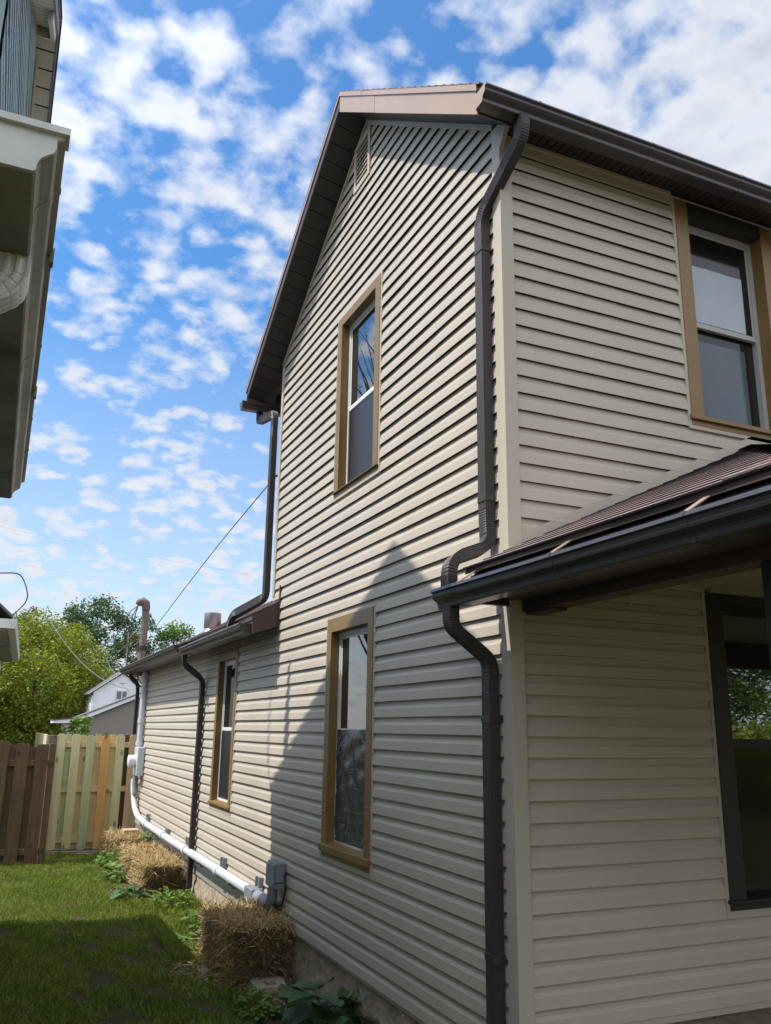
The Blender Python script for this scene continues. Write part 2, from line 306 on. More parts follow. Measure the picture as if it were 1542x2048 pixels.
# ------------------------------------------------------------------ siding
SP = [(0.0, 0.185), (0.02, 0.195), (0.54, 0.150), (0.62, 0.110), (0.72, 0.066), (0.86, 0.046), (1.0, 0.040)]
SPN = [(0.0, 0.07), (0.5, 0.055), (0.8, 0.035), (1.0, 0.03)]
def siding(mb, fn, kmin, kmax, lo, hi, openings, zmin=None, zmax=None, mbk=None, SP=SP):
    """fn(u, z, d) -> 3-D. one Dutch-lap course per unit of z"""
    zmin = kmin if zmin is None else zmin; zmax = kmax if zmax is None else zmax
    for k in range(kmin, kmax):
        segs = []
        pr = [(k+a, d) for a, d in SP]
        cuts = sorted({z for o in openings for z in (o[2], o[3]) if k < z < k+1} | {z for z in (zmin, zmax) if k < z < k+1})
        allz = []
        for i in range(len(pr)-1):
            (za, da), (zb, db) = pr[i], pr[i+1]; allz.append((za, da))
            for z in cuts:
                if za+1e-6 < z < zb-1e-6: allz.append((z, da+(db-da)*(z-za)/(zb-za)))
        allz.append(pr[-1])
        strips = [(allz[i], allz[i+1]) for i in range(len(allz)-1)]
        nfront = len(strips)
        if mbk: strips += [((k-0.004, 0.036), (k+0.24, 0.034)), ((k+0.02, 0.183), (k+0.24, 0.150)), ((k+0.24, 0.150), (k+0.24, 0.034))]          # hollow behind the butt: near-black colour painted in as shade
        else: strips += [((k, SP[-1][1]), (k, SP[0][1]))]
        for si, ((za, da), (zb, db)) in enumerate(strips):
            zm = (za+zb)/2
            if zm < zmin-1e-6 or zm > zmax+1e-6: continue
            iv = [(None, None)]; spans = [(lo(zm), hi(zm))]
            for (a, b, c, d) in openings:
                if c < zm < d or (za == zb and c < zm+0.02 < d):
                    ns = []
                    for (s0, s1) in spans:
                        if b <= s0 or a >= s1: ns.append((s0, s1)); continue
                        if a > s0: ns.append((s0, a))
                        if b < s1: ns.append((b, s1))
                    spans = ns
            pan = k//2; sm0 = (pan*13.7+5.1) % 37.0                 # lap joints of the 12 ft panels, staggered
            for (s0, s1) in spans:
                if s1-s0 < 0.02: continue
                sa0 = lo(za) if abs(s0-lo(zm)) < 1e-9 else s0; sb0 = lo(zb) if abs(s0-lo(zm)) < 1e-9 else s0
                sa1 = hi(za) if abs(s1-hi(zm)) < 1e-9 else s1; sb1 = hi(zb) if abs(s1-hi(zm)) < 1e-9 else s1
                u_lo, u_hi = max(sa0, sb0), min(sa1, sb1); cuts_ = set()
                c_ = sm0+37.0*math.ceil((u_lo-sm0)/37.0)
                while c_ < u_hi: cuts_.add(round(c_, 3)); cuts_.add(round(c_+0.012, 3)); c_ += 37.0
                c_ = 5.0*math.ceil(u_lo/5.0)
                while c_ < u_hi:
                    if all(abs(c_-q_) > 0.2 for q_ in cuts_): cuts_.add(c_)
                    c_ += 5.0
                us = [q_ for q_ in sorted(cuts_) if u_lo+0.05 < q_ < u_hi-0.05]
                la, lb = [sa0]+us+[sa1], [sb0]+us+[sb1]
                def dd(u, d): return d+0.016*(math.floor((u-sm0-0.006)/37.0) % 2)+0.006*math.sin(u*0.37+k*1.9)+0.004*math.sin(u*1.13+pan*2.3)
                for q_ in range(len(la)-1):
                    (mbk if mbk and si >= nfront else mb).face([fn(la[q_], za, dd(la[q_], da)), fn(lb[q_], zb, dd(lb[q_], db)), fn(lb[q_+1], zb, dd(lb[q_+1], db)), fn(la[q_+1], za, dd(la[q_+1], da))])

# ------------------------------------------------------------------ HOUSE
house = thing('house', 'two storey house in taupe vinyl siding with gold brown window trim and charcoal gutters', 'house', (0, 0, -20))
sideF = lambda u, z, d: (-d, u, z)
frontF = lambda u, z, d: (u, -d, z)
YR, ZR = 20.4, 49.3            # gable peak at the wall
SF, SB = 0.762, 0.640          # front and rear slopes at the wall
YB, YE = 41.7, 116.0           # end of the tall part, end of the low rear part
W_UP = (16.62, 25.85, 17.0, 33.15); W_LO = (16.88, 26.3, -9.9, 7.7); W_FAR = (53.3, 62.8, -9.45, 7.95)
VENT = (19.45, 22.85, 43.5, 48.0)
mb = MB()
def lo_s(z): return 0.45 if z < ZR-SF*YR+0.3 else max(0.45, YR-(ZR-z)/SF)
def hi_s(z):
    if z < 8.6: return YE
    if z < ZR-SB*(YB-YR): return YB
    return YR+(ZR-z)/SB
mbk = MB(); siding(mb, sideF, -16, 50, lo_s, hi_s, [W_UP, W_LO, W_FAR, VENT], zmax=ZR-0.05, mbk=mbk); mbk.build('siding_gap_shade', m_gapshade, house)
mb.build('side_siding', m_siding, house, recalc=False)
# blank wall core behind the siding
mb = MB()
core = [(0.3, 0.0), (0.3, 8.6), (0.3, 8.6)]
mb.prism([(0.12, -17.4), (YE-0.1, -17.4), (YE-0.1, 8.6), (YB-0.2, 8.6), (YB-0.2, 35.4), (YR, 48.9), (0.2, 33.6)], lambda a, b, t: (t, a, b), 2.3, 2.8)
mb.prism([(0.5, -17.4), (70, -17.4), (70, 33.4), (0.5, 33.4)], lambda a, b, t: (a, t, b), 2.3, 2.8)
mb.build('wall_core', m_dkwood, house)
W_FU = (12.62, 21.45, 16.9, 32.75); W_FL = (12.5, 25.6, -9.85, 7.32)
mb = MB(); mbk = MB()
siding(mb, frontF, -15, 33, lambda z: 0.45, lambda z: 70.0, [W_FU, W_FL], zmin=-14.1, zmax=32.45, mbk=mbk); mbk.build('siding_gap_shade', m_gapshade, house)
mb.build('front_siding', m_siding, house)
mb = MB()
mb.box((0.5, -0.17, -14.3), (70, 0.1, -13.72)); mb.build('base_trim', m_trim, house)
mb = MB()
mb.box((0.5, -0.16, 32.35), (12.6, 0.1, 32.72)); mb.box((0.5, -0.24, 32.74), (12.6, 0.1, 32.95)); mb.build('frieze_trim', m_trim, house)
# corner posts
mb = MB()
mb.prism([(-0.3, -0.3), (0.52, -0.3), (0.52, -0.17), (0.40, -0.12), (0.40, 0.40), (-0.12, 0.40), (-0.17, 0.55), (-0.3, 0.55)], lambda a, b, t: (a, b, t), -16.0, 33.6)
mb.build('corner_post', m_trim, house, recalc=True, bevel=0.002)
mb = MB()
mb.box((-0.26, YB-0.55, 11.4), (0.2, YB+0.05, 35.2)); mb.build('corner_post', m_trim, house, bevel=0.002)
mb = MB()
mb.box((-0.26, YE-0.45, -16), (0.3, YE+0.3, 8.4)); mb.build('corner_post', m_trim, house, bevel=0.002)
# rear walls so that other viewpoints see a closed house
mb = MB()
mb.box((0.0, YB, 8.0), (70, YB+0.4, 35.3)); mb.build('rear_wall', m_siding, house); mb = MB(); mb.box((0.3, YE, -20), (70, YE+0.3, 8.4)); mb.build('rear_wall', m_siding, house)
# foundation
mb = MB()
ns = 116
random.seed(3)
for j in range(6):
    pass
gv = []
zs = [-21.5, -20.2, -19.6, -19.0, -18.4, -17.8, -17.1, -16.4, -15.95]
ys = np.linspace(0.2, YE, 150)
idx = {}
for i, y in enumerate(ys):
    for j, z in enumerate(zs):
        d = 0.05*math.sin(y*1.7+j*2.1)+random.uniform(-0.07, 0.07)-(0.12 if z < -18 else 0.0)
        idx[i, j] = len(mb.v); mb.v.append(P((0.10+d, y, z)))
for i in range(len(ys)-1):
    for j in range(len(zs)-1): mb.f.append((idx[i, j], idx[i, j+1], idx[i+1, j+1], idx[i+1, j]))
mb.box((0.5, 0.2, -21), (70, 0.7, -14.4))
mb.build('foundation', m_conc, house, smooth='auto')
mb = MB()
mb.box((-0.10, 0.6, -16.22), (0.2, YE, -15.98)); mb.build('starter_strip', m_trim, house, bevel=0.002)
mb = MB()
mb.box((-0.03, 38.0, -17.15), (0.2, YE, -16.24)); mb.build('skirt_board', m_skirt, house, bevel=0.003)

# ------------------------------------------------------------------ windows
def window(fn, W, cw, head, sillz, m_c, split, name='window', film=False, screen=True, depth=0.42, sash_m=None, head_shade_m=None, sheet=False, pane_m=None):
    """fn(u,z,d): d outward. W: outer edge of the trim channel"""
    u0, u1, z0, z1 = W; jw = 0.22
    a0, a1, b0, b1 = u0+jw, u1-jw, z0+jw, z1-jw           # casing outer
    i0, i1, j0, j1 = a0+cw, a1-cw, sillz, b1-head         # opening
    def bx(mb, ua, ub, za, zb, da, db):
        pts = [fn(ua, za, da), fn(ub, za, da), fn(ub, zb, da), fn(ua, zb, da)], [fn(ua, za, db), fn(ub, za, db), fn(ub, zb, db), fn(ua, zb, db)]
        mb.hexa(*pts)
    sm = sash_m or m_white
    mb = MB()
    bx(mb, a0, i0, b0+0.35, b1, -depth, 0.26); bx(mb, i1, a1, b0+0.35, b1, -depth, 0.26)
    if not head_shade_m: bx(mb, i0, i1, j1, b1, -depth, 0.262)
    bx(mb, a0, a1, b0, b0+0.35, -0.05, 0.22)
    root = mb.build(name, m_c, house, recalc=True, bevel=0.002)
    if head_shade_m:
        mb = MB(); bx(mb, i0, i1, j1, b1, -depth, 0.262); sub(mb.build('head_casing', head_shade_m, None, recalc=True), root)
    mb = MB()
    # sloping sill
    mb.hexa([fn(a0-0.12, b0+0.35, 0.42), fn(a1+0.12, b0+0.35, 0.42), fn(a1+0.12, b0+0.35, -depth), fn(a0-0.12, b0+0.35, -depth)],
            [fn(a0-0.12, j0-0.12, 0.42), fn(a1+0.12, j0-0.12, 0.42), fn(a1+0.12, j0+0.06, -depth), fn(a0-0.12, j0+0.06, -depth)])
    sub(mb.build('sill', m_c, None, recalc=True, bevel=0.002), root)
    mb = MB()
    bx(mb, u0, a0, z0, z1, -0.1, 0.20); bx(mb, a1, u1, z0, z1, -0.1, 0.20); bx(mb, a0, a1, b1, z1, -0.1, 0.20); bx(mb, a0, a1, z0, b0, -0.1, 0.20)
    sub(mb.build('trim_channel', m_trim, None, recalc=True), root)
    # vinyl frame and sashes
    f = 0.32; d0 = -depth+0.02
    mb = MB()
    bx(mb, i0, i0+f, j0, j1, d0-0.5, d0); bx(mb, i1-f, i1, j0, j1, d0-0.5, d0); bx(mb, i0+f, i1-f, j1-f, j1, d0-0.5, d0); bx(mb, i0+f, i1-f, j0, j0+f*0.8, d0-0.5, d0)
    bx(mb, i0+f, i1-f, split-0.16, split+0.2, d0-0.3, d0-0.04)
    bx(mb, i0+f, i0+f+0.2, split+0.2, j1-f, d0-0.3, d0-0.10); bx(mb, i1-f-0.2, i1-f, split+0.2, j1-f, d0-0.3, d0-0.10); bx(mb, i0+f+0.2, i1-f-0.2, j1-f-0.22, j1-f, d0-0.3, d0-0.10)
    sub(mb.build('sash', sm, None, recalc=True, bevel=0.0015), root)
    mb = MB(); mb.face([fn(i0+f+0.2, split+0.2, d0-0.12), fn(i1-f-0.2, split+0.2, d0-0.12), fn(i1-f-0.2, j1-f-0.22, d0-0.12), fn(i0+f+0.2, j1-f-0.22, d0-0.12)])
    sub(mb.build('pane', pane_m or m_glass, None, solid=0.004), root)
    mb = MB(); mb.face([fn(i0+f, j0+f*0.8, d0-0.42), fn(i1-f, j0+f*0.8, d0-0.42), fn(i1-f, split-0.16, d0-0.42), fn(i0+f, split-0.16, d0-0.42)])
    sub(mb.build('pane', pane_m or m_glass, None, solid=0.004), root)
    if screen:
        mb = MB(); g = 0.14
        mb.face([fn(i0+f+g, j0+f*0.8+g, d0-0.10), fn(i1-f-g, j0+f*0.8+g, d0-0.10), fn(i1-f-g, split-0.16-g, d0-0.10), fn(i0+f+g, split-0.16-g, d0-0.10)])
        sub(mb.build('screen', screen if not isinstance(screen, bool) else m_screen, None, solid=0.002), root)
        mb = MB()
        for q in ((i0+f, i0+f+g, j0+f*0.8, split-0.16), (i1-f-g, i1-f, j0+f*0.8, split-0.16), (i0+f+g, i1-f-g, j0+f*0.8, j0+f*0.8+g), (i0+f+g, i1-f-g, split-0.16-g, split-0.16)):
            bx(mb, *q, d0-0.16, d0-0.06)
        sub(mb.build('screen_frame', m_dkwood if m_c is not m_gold else m_spout, None, recalc=True), root)
    if sheet:
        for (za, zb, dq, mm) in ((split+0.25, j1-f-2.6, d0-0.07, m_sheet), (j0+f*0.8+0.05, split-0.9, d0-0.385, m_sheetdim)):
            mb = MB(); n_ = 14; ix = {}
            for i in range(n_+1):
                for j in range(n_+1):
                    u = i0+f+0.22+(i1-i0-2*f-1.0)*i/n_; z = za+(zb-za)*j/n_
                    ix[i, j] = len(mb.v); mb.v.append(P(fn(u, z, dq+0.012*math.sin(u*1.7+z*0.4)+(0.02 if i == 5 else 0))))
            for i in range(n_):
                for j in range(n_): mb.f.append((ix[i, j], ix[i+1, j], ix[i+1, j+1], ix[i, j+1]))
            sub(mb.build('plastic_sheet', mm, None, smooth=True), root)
    if film:
        mb = MB(); nu, nz = 16, 34; ix = {}
        for i in range(nu+1):
            for j in range(nz+1):
                u = i0+f*0.6+(i1-i0-f*1.2)*i/nu; z = j0+0.2+(split-j0-0.1)*j/nz
                d = d0+0.03+0.03*math.sin(u*2.3+z*1.1)*math.sin(z*2.9-u)+random.uniform(-0.02, 0.02)
                ix[i, j] = len(mb.v); mb.v.append(P(fn(u, z, d)))
        for i in range(nu):
            for j in range(nz): mb.f.append((ix[i, j], ix[i+1, j], ix[i+1, j+1], ix[i, j+1]))
        sub(mb.build('plastic_film', m_film, None, smooth=True), root)
        mb = MB(); rc_ = random.Random(9); ua, ub, za, zb = i0+f*0.7, i1-f*0.7, j0+0.3, split-0.1
        def crease(u_, z_, ang, ln_, w_):
            du, dz = math.cos(ang)*ln_/2, math.sin(ang)*ln_/2; nu_, nz_ = -math.sin(ang)*w_, math.cos(ang)*w_
            pts = []
            for sg_ in (-1, 1):
                uu_, zz_ = min(ub, max(ua, u_+du*sg_)), min(zb, max(za, z_+dz*sg_)); pts.append((uu_, zz_))
            (a_, b_), (c_, d_) = pts
            mb.face([fn(a_, b_, d0+0.085), fn((a_+c_)/2+nu_, (b_+d_)/2+nz_, d0+0.10), fn(c_, d_, d0+0.085), fn((a_+c_)/2-nu_, (b_+d_)/2-nz_, d0+0.085)])
        um = (ua+ub)/2
        for k in range(34): crease(rc_.uniform(ua, ub), zb-rc_.uniform(0.1, 1.9), rc_.choice((0.7, 2.3))+rc_.gauss(0, 0.2), rc_.uniform(0.8, 2.2), rc_.uniform(0.015, 0.03))
        for k in range(14): crease(um+rc_.gauss(0, 0.5), rc_.uniform(za, zb-1.5), (1.25 if k % 2 else 1.9)+rc_.gauss(0, 0.08), rc_.uniform(1.5, 4.5), rc_.uniform(0.012, 0.03))
        for k in range(26): crease(rc_.uniform(ua, ub), rc_.uniform(za, zb-1.2), rc_.gauss(0, 0.08), rc_.uniform(0.5, 2.6), rc_.uniform(0.010, 0.022))
        for k in range(22): crease(rc_.uniform(ua, ub), za+rc_.uniform(0, 1.6), rc_.choice((0.5, 2.6, 1.5))+rc_.gauss(0, 0.3), rc_.uniform(0.5, 1.6), rc_.uniform(0.012, 0.03))
        sub(mb.build('film_creases', m_crease, None), root)
    return root
w = window(sideF, W_UP, 0.90, 0.78, 17.75, m_gold, 24.6)
w['label'] = 'upper gable window with dark screen below'
w = window(sideF, W_LO, 0.92, 1.05, -8.75, m_gold, -0.9, film=True, screen=False)
w['label'] = 'lower window with plastic film over its bottom half'
w = window(sideF, W_FAR, 0.85, 1.1, -8.5, m_gold, -0.9)
w['label'] = 'narrow looking window in the low rear part'
w = window(frontF, W_FU, 1.0, 0.85, 17.85, m_gold, 24.5, depth=0.66, screen=False, head_shade_m=m_soffit, sash_m=m_gsash, sheet=True, pane_m=m_glassdim)  # head casing takes the soffit colour to paint in the eave shade
w['label'] = 'upper front window under the eave'
w = window(frontF, W_FL, 1.15, 0.55, -9.0, m_dkwood, -1.2, sash_m=m_dkwood, depth=0.9, screen=m_glassdim)
w['label'] = 'dark trimmed porch window'
# gable vent
mb = MB(); u0, u1, z0, z1 = VENT
def vb(ua, ub, za, zb, da, db): mb.hexa([sideF(ua, za, da), sideF(ub, za, da), sideF(ub, zb, da), sideF(ua, zb, da)], [sideF(ua, za, db), sideF(ub, za, db), sideF(ub, zb, db), sideF(ua, zb, db)])
vb(u0, u0+0.4, z0, z1, -0.2, 0.30); vb(u1-0.4, u1, z0, z1, -0.2, 0.30); vb(u0+0.4, u1-0.4, z1-0.4, z1, -0.2, 0.30); vb(u0+0.4, u1-0.4, z0, z0+0.4, -0.2, 0.30)
vent = mb.build('gable_vent', m_trim, house, recalc=True, bevel=0.002)
mb = MB(); nsl = 8
for i in range(nsl):
    z = z0+0.45+(z1-z0-0.9)*i/nsl
    mb.hexa([sideF(u0+0.4, z, 0.24), sideF(u1-0.4, z, 0.24), sideF(u1-0.4, z+0.17, 0.20), sideF(u0+0.4, z+0.17, 0.20)],
            [sideF(u0+0.4, z+0.05, 0.12), sideF(u1-0.4, z+0.05, 0.12), sideF(u1-0.4, z+0.21, 0.10), sideF(u0+0.4, z+0.21, 0.10)])
sub(mb.build('louvre_slats', m_trim, None, recalc=True), vent)
mb = MB(); mb.face([sideF(u0+0.3, z0+0.3, -0.12), sideF(u1-0.3, z0+0.3, -0.12), sideF(u1-0.3, z1-0.3, -0.12), sideF(u0+0.3, z1-0.3, -0.12)])
sub(mb.build('vent_back', m_black, None), vent)

# ------------------------------------------------------------------ roofs
MBE = None
def shingles(mb, p0, along, up, length, run, expo=1.28, thick=0.10, clip=None, tab=3.0, jag=0.03):
    """overlapping courses; p0 eave start, along/up unit-ish vectors; clip(s)->(a0,a1) along range at distance s up the slope"""
    al = Vector(along).normalized(); upv = Vector(up).normalized(); nr = al.cross(upv).normalized()
    if nr.z < 0: nr = -nr
    p0 = Vector(p0); n = int(math.ceil(run/expo))
    for k in range(n):
        s0 = k*expo; s1 = min(run, s0+expo*1.15)
        if s1-s0 < 0.05: continue
        a0, a1 = (0, length) if clip is None else clip(s0); c0, c1 = (0, length) if clip is None else clip(s1)
        if a1-a0 < 0.1: continue
        # break into shingle pieces for colour variation
        cuts = [a0]; x = a0-random.uniform(0, tab)
        while x < a1:
            x += tab*random.uniform(0.8, 1.2)
            if a0+0.2 < x < a1-0.2: cuts.append(x)
        cuts.append(a1)
        for i in range(len(cuts)-1):
            q0, q1 = cuts[i], cuts[i+1]
            t0 = c0+(q0-a0)*(c1-c0)/(a1-a0); t1 = c0+(q1-a0)*(c1-c0)/(a1-a0)
            j = random.uniform(0, jag)
            A = p0+al*q0+upv*(s0-j)+nr*(thick*1.0); B = p0+al*q1+upv*(s0-j)+nr*(thick*1.0)
            D = p0+al*t0+upv*s1+nr*0.02; E_ = p0+al*t1+upv*s1+nr*0.02
            A2 = A-nr*(thick*0.9); B2 = B-nr*(thick*0.9)
            mb.face([A, B, E_, D]); (MBE or mb).face([A2, B2, B, A]); mb.face([A2, A, D]); mb.face([B, B2, E_])
RX = -2.66                                   # rake edge
ZT = 51.15                                   # roof deck at the ridge
tf, tb = 0.764, 0.645
# main roof deck slab
yf, yb = -2.15, 46.6
zf, zb = ZT-tf*(YR-yf), ZT-tb*(yb-YR)
mb = MB()
mb.prism([(yf, zf), (YR, ZT), (yb, zb), (yb, zb-0.35), (YR, ZT-0.35), (yf, zf-0.35)], lambda a, b, t: (t, a, b), RX+0.06, 70)
roof = mb.build('roof', m_dkfascia, house, recalc=True)
mb = MB(); random.seed(5)
ln = math.hypot(1, tf); shingles(mb, (RX-0.12, yf-0.1, zf-0.08), (1, 0, 0), (0, 1, tf), 73, (YR-yf+0.1)*ln, jag=0.08)
lb = math.hypot(1, tb); shingles(mb, (RX-0.12, yb+0.1, zb-0.06), (1, 0, 0), (0, -1, tb), 73, (yb-YR+0.1)*lb, jag=0.08)
sub(mb.build('shingles', m_shingle, None), roof)
# rake fascia boards with drip edge
def zroof(y): return ZT-tf*(YR-y) if y < YR else ZT-tb*(y-YR)
mb = MB()
def rake(mb, ya, yb_, h0, h1, x0, x1):
    za, zb_ = zroof(ya), zroof(yb_)
    mb.prism([(ya, za-h0), (yb_, zb_-h0), (yb_, zb_-h1), (ya, za-h1)], lambda a, b, t: (t, a, b), x0, x1)
rake(mb, -1.85, 13.0, 0.40, 1.95, RX, RX+0.12); rake(mb, 12.9, YR, 0.39, 1.94, RX-0.02, RX+0.10)
rake(mb, -1.95, 15.5, -0.02, 0.42, RX-0.10, RX+0.1); rake(mb, 15.4, YR, -0.03, 0.41, RX-0.12, RX+0.1)
mb.build('rake_fascia', m_fascia, house, recalc=True)
mb = MB()
rake(mb, YR, yb, 0.44, 1.32, RX, RX+0.12); mb.build('rake_fascia', m_dkfascia, house, recalc=True); mb = MB(); rake(mb, YR, yb+0.1, -0.02, 0.42, RX-0.10, RX+0.1)
mb.build('rake_fascia', m_fascia, house, recalc=True)
# rake soffit panels (grooved, boxed)
mb = MB()
def soffit_rake(ya, yb_, pitch_w, oh=1.86):
    n = int(abs(yb_-ya)/pitch_w)
    for i in range(n):
        y0_, y1_ = ya+(yb_-ya)*i/n, ya+(yb_-ya)*(i+1)/n
        g = 0.08*(1 if yb_ > ya else -1)
        for (q0, q1, dz) in ((y0_, y1_-g, 0.0), (y1_-g, y1_, 0.10)):
            mb.face([(RX+0.1, q0, zroof(q0)-oh+dz), (RX+0.1, q1, zroof(q1)-oh+dz), (0.2, q1, zroof(q1)-1.86+dz), (0.2, q0, zroof(q0)-1.86+dz)])
        mb.face([(RX+0.1, y1_-g, zroof(y1_-g)-oh), (RX+0.1, y1_-g, zroof(y1_-g)-oh+0.1), (0.2, y1_-g, zroof(y1_-g)-1.76), (0.2, y1_-g, zroof(y1_-g)-1.86)])
        mb.face([(RX+0.1, y1_, zroof(y1_)-oh), (RX+0.1, y1_, zroof(y1_)-oh+0.1), (0.2, y1_, zroof(y1_)-1.76), (0.2, y1_, zroof(y1_)-1.86)])
soffit_rake(YR, -1.8, 0.75); soffit_rake(YR, yb-0.1, 1.25, 1.30)
mb.build('rake_soffit', m_soffit, house)
# soffit receiver trim on the gable wall
mb = MB()
mb.prism([(0.5, ZR-SF*YR+SF*0.5-0.45), (YR, ZR-0.45), (YR, ZR-0.02), (0.5, ZR-SF*YR+SF*0.5-0.02)], lambda a, b, t: (t, a, b), -0.28, 0.0)
mb.build('gable_trim', m_trim, house, recalc=True)
mb = MB()
mb.prism([(YB, ZR-SB*(YB-YR)-0.4), (YR, ZR-0.40), (YR, ZR-0.02), (YB, ZR-SB*(YB-YR)-0.02)], lambda a, b, t: (t, a, b), -0.28, 0.0)
mb.build('gable_trim', m_trim, house, recalc=True)
# front eave soffit, fascia
mb = MB(); n = 140
for i in range(n):
    x0, x1 = -0.2+(70.0*i/n), -0.2+70.0*(i+1)/n
    mb.face([(x0, -1.8, 32.98), (x1-0.07, -1.8, 32.98), (x1-0.07, 0.3, 32.98), (x0, 0.3, 32.98)])
    mb.face([(x1-0.07, -1.8, 33.05), (x1, -1.8, 33.05), (x1, 0.3, 33.05), (x1-0.07, 0.3, 33.05)])
    mb.face([(x1-0.07, -1.8, 32.98), (x1-0.07, -1.8, 33.05), (x1-0.07, 0.3, 33.05), (x1-0.07, 0.3, 32.98)])
    mb.face([(x1, -1.8, 33.05), (x1, -1.8, 32.98), (x1, 0.3, 32.98), (x1, 0.3, 33.05)])
mb.build('eave_soffit', m_soffit, house)
mb = MB(); mb.box((RX, -1.95, 32.4), (70, -1.80, zf-0.2)); mb.build('eave_fascia', m_dkfascia, house)
mb = MB(); mb.box((RX, yb-0.35, zb-1.75), (70, yb-0.2, zb-0.36)); mb.build('eave_fascia', m_dkfascia, house)
# small corner return under the rake
mb = MB(); mb.hexa([(-0.3, -0.28, 31.9), (-0.05, -0.28, 31.9), (-0.05, -1.1, 32.96), (-0.3, -1.1, 32.96)], [(-0.3, -0.28, 33.4), (-0.05, -0.28, 33.4), (-0.05, -1.12, 33.4), (-0.3, -1.12, 33.4)])
mb.build('eave_return', m_trim, house, recalc=True)

# ------------------------------------------------------------------ gutters and downspouts
GP = [(0.0, 0.92), (0.0, 0.0), (0.74, 0.0), (0.79, 0.03), (0.81, 0.20), (0.86, 0.30), (0.98, 0.40), (1.08, 0.47), (1.12, 0.56), (1.13, 0.76), (1.27, 0.81), (1.19, 0.96), (1.10, 0.96), (1.10, 0.90)]
def gutter(fn, t0, t1, m, parent, seams=(), slope=0.0, caps=(True, True), h=1.0, label=None, straps=(), m_strap=None):
    mb = MB()
    prof = [(a, b*h) for a, b in GP]
    mb.prism(prof, fn, t0, t1, caps=False, closed=False)
    if caps[0]: mb.face([fn(a, b, t0) for a, b in prof])
    if caps[1]: mb.face([fn(a, b, t1) for a, b in prof])
    g = mb.build('gutter', m, parent, solid=0.003)
    for s in seams:
        mb = MB(); pr = [(a+(0.02 if a > 0.4 else 0), b+(-0.02 if b < 0.1 else 0.02 if b > .85 else 0)) for a, b in prof[1:]]
        mb.prism(pr, fn, s, s+0.22, caps=False, closed=False); sub(mb.build('seam_band', m, None, solid=0.003), g)
    for s in straps:
        mb = MB()
        mb.hexa([fn(0.10, 1.62*h, s), fn(0.10, 1.62*h, s-0.34), fn(1.18, 0.94*h, s-0.34), fn(1.18, 0.94*h, s)], [fn(0.10, 1.68*h, s), fn(0.10, 1.68*h, s-0.34), fn(1.18, 0.99*h, s-0.34), fn(1.18, 0.99*h, s)])
        sub(mb.build('hanger_strap', m_strap or m_fascia, None, recalc=True), g)
    return g
# fluted downspout section (3 x 2 in)
def spout_prof(w, d, nf=5):
    pts = []; e = 0.035
    def side(a, b, nx, ny):
        n = nf*4
        for i in range(n):
            t = i/n; q = (e if (i % 4) in (2, 3) else 0.0) if 0.08 < t < 0.92 else 0.0
            pts.append((a[0]+(b[0]-a[0])*t-nx*q, a[1]+(b[1]-a[1])*t-ny*q))
    side((-d/2, -w/2), (d/2, -w/2), 0, -1); side((d/2, -w/2), (d/2, w/2), 1, 0); side((d/2, w/2), (-d/2, w/2), 0, 1); side((-d/2, w/2), (-d/2, -w/2), -1, 0)
    return pts
SPR = spout_prof(0.78, 0.54)
def smooth_path(pts, rad=0.6, n=9):
    """round the inner corners; returns path and crimp scales"""
    out = [Vector(pts[0])]; sc = [1.0]
    for i in range(1, len(pts)-1):
        a, b, c = Vector(pts[i-1]), Vector(pts[i]), Vector(pts[i+1])
        d1 = (a-b); d2 = (c-b); r_ = min(rad, d1.length*0.45, d2.length*0.45)
        p, q = b+d1.normalized()*r_, b+d2.normalized()*r_
        m_ = n*2
        for k in range(m_+1):
            t = k/m_; out.append(p*(1-t)**2+b*(2*t*(1-t))+q*t**2); sc.append(1.02 if k % 2 == 0 else 0.955)
    out.append(Vector(pts[-1])); sc.append(1.0); return out, sc
def downspout(pts, ref, m, parent, straps=(), prof=SPR, rad=0.8):
    p, s = smooth_path(pts, rad); mb = MB(); mb.sweep(p, prof, ref, s)
    o = mb.build('downspout', m, parent, smooth=False)
    for (c, h) in straps:
        mb = MB(); x, y, z = c; mb.box((x-0.31, y-0.43, z-h), (x+0.45, y+0.43, z+h)); sub(mb.build('strap', m, None, bevel=0.002), o)
    for q in (1, -2):
        pass
    return o
# upper front gutter: runs along +x, opens outwards to -y
gutter(lambda a, b, t: (t, -1.95-a*0.90, 32.38+b), RX-0.12, 70, m_gutter, house, seams=(0.6, 8.6, 15.8, 24))
mb = MB(); mb.prism([(a*0.90, b) for a, b in GP[:-2]], lambda a, b, t: (t, -1.95-a, 32.38+b), RX-0.16, RX-0.10); mb.build('gutter_end_cap', m_fascia, house, recalc=True)
# upper rear gutter
gutter(lambda a, b, t: (t, yb-0.2+a, zb-2.35+b), -3.1, 70, m_gutter, house)
# porch side gutter (along y)
PGX, PGZ = -2.30, 5.22
gutter(lambda a, b, t: (PGX-a, t, PGZ+b), 2.05, -20.6, m_gutter, house, seams=(0.05, -8.45, -15.9), straps=(-0.55, -8.25, -15.75))
gutter(lambda a, b, t: (t, -21.0-a, PGZ+b), PGX-0.5, 60, m_gutter, house)
# low rear part gutters
gutter(lambda a, b, t: (-2.55-a, t, 7.62+b), 39.9, 68.8, m_spout, house, seams=(44, 52, 60, 66))
gutter(lambda a, b, t: (-3.05-a, t, 8.12+b), 69.3, 120.6, m_spout, house, seams=(84, 100))
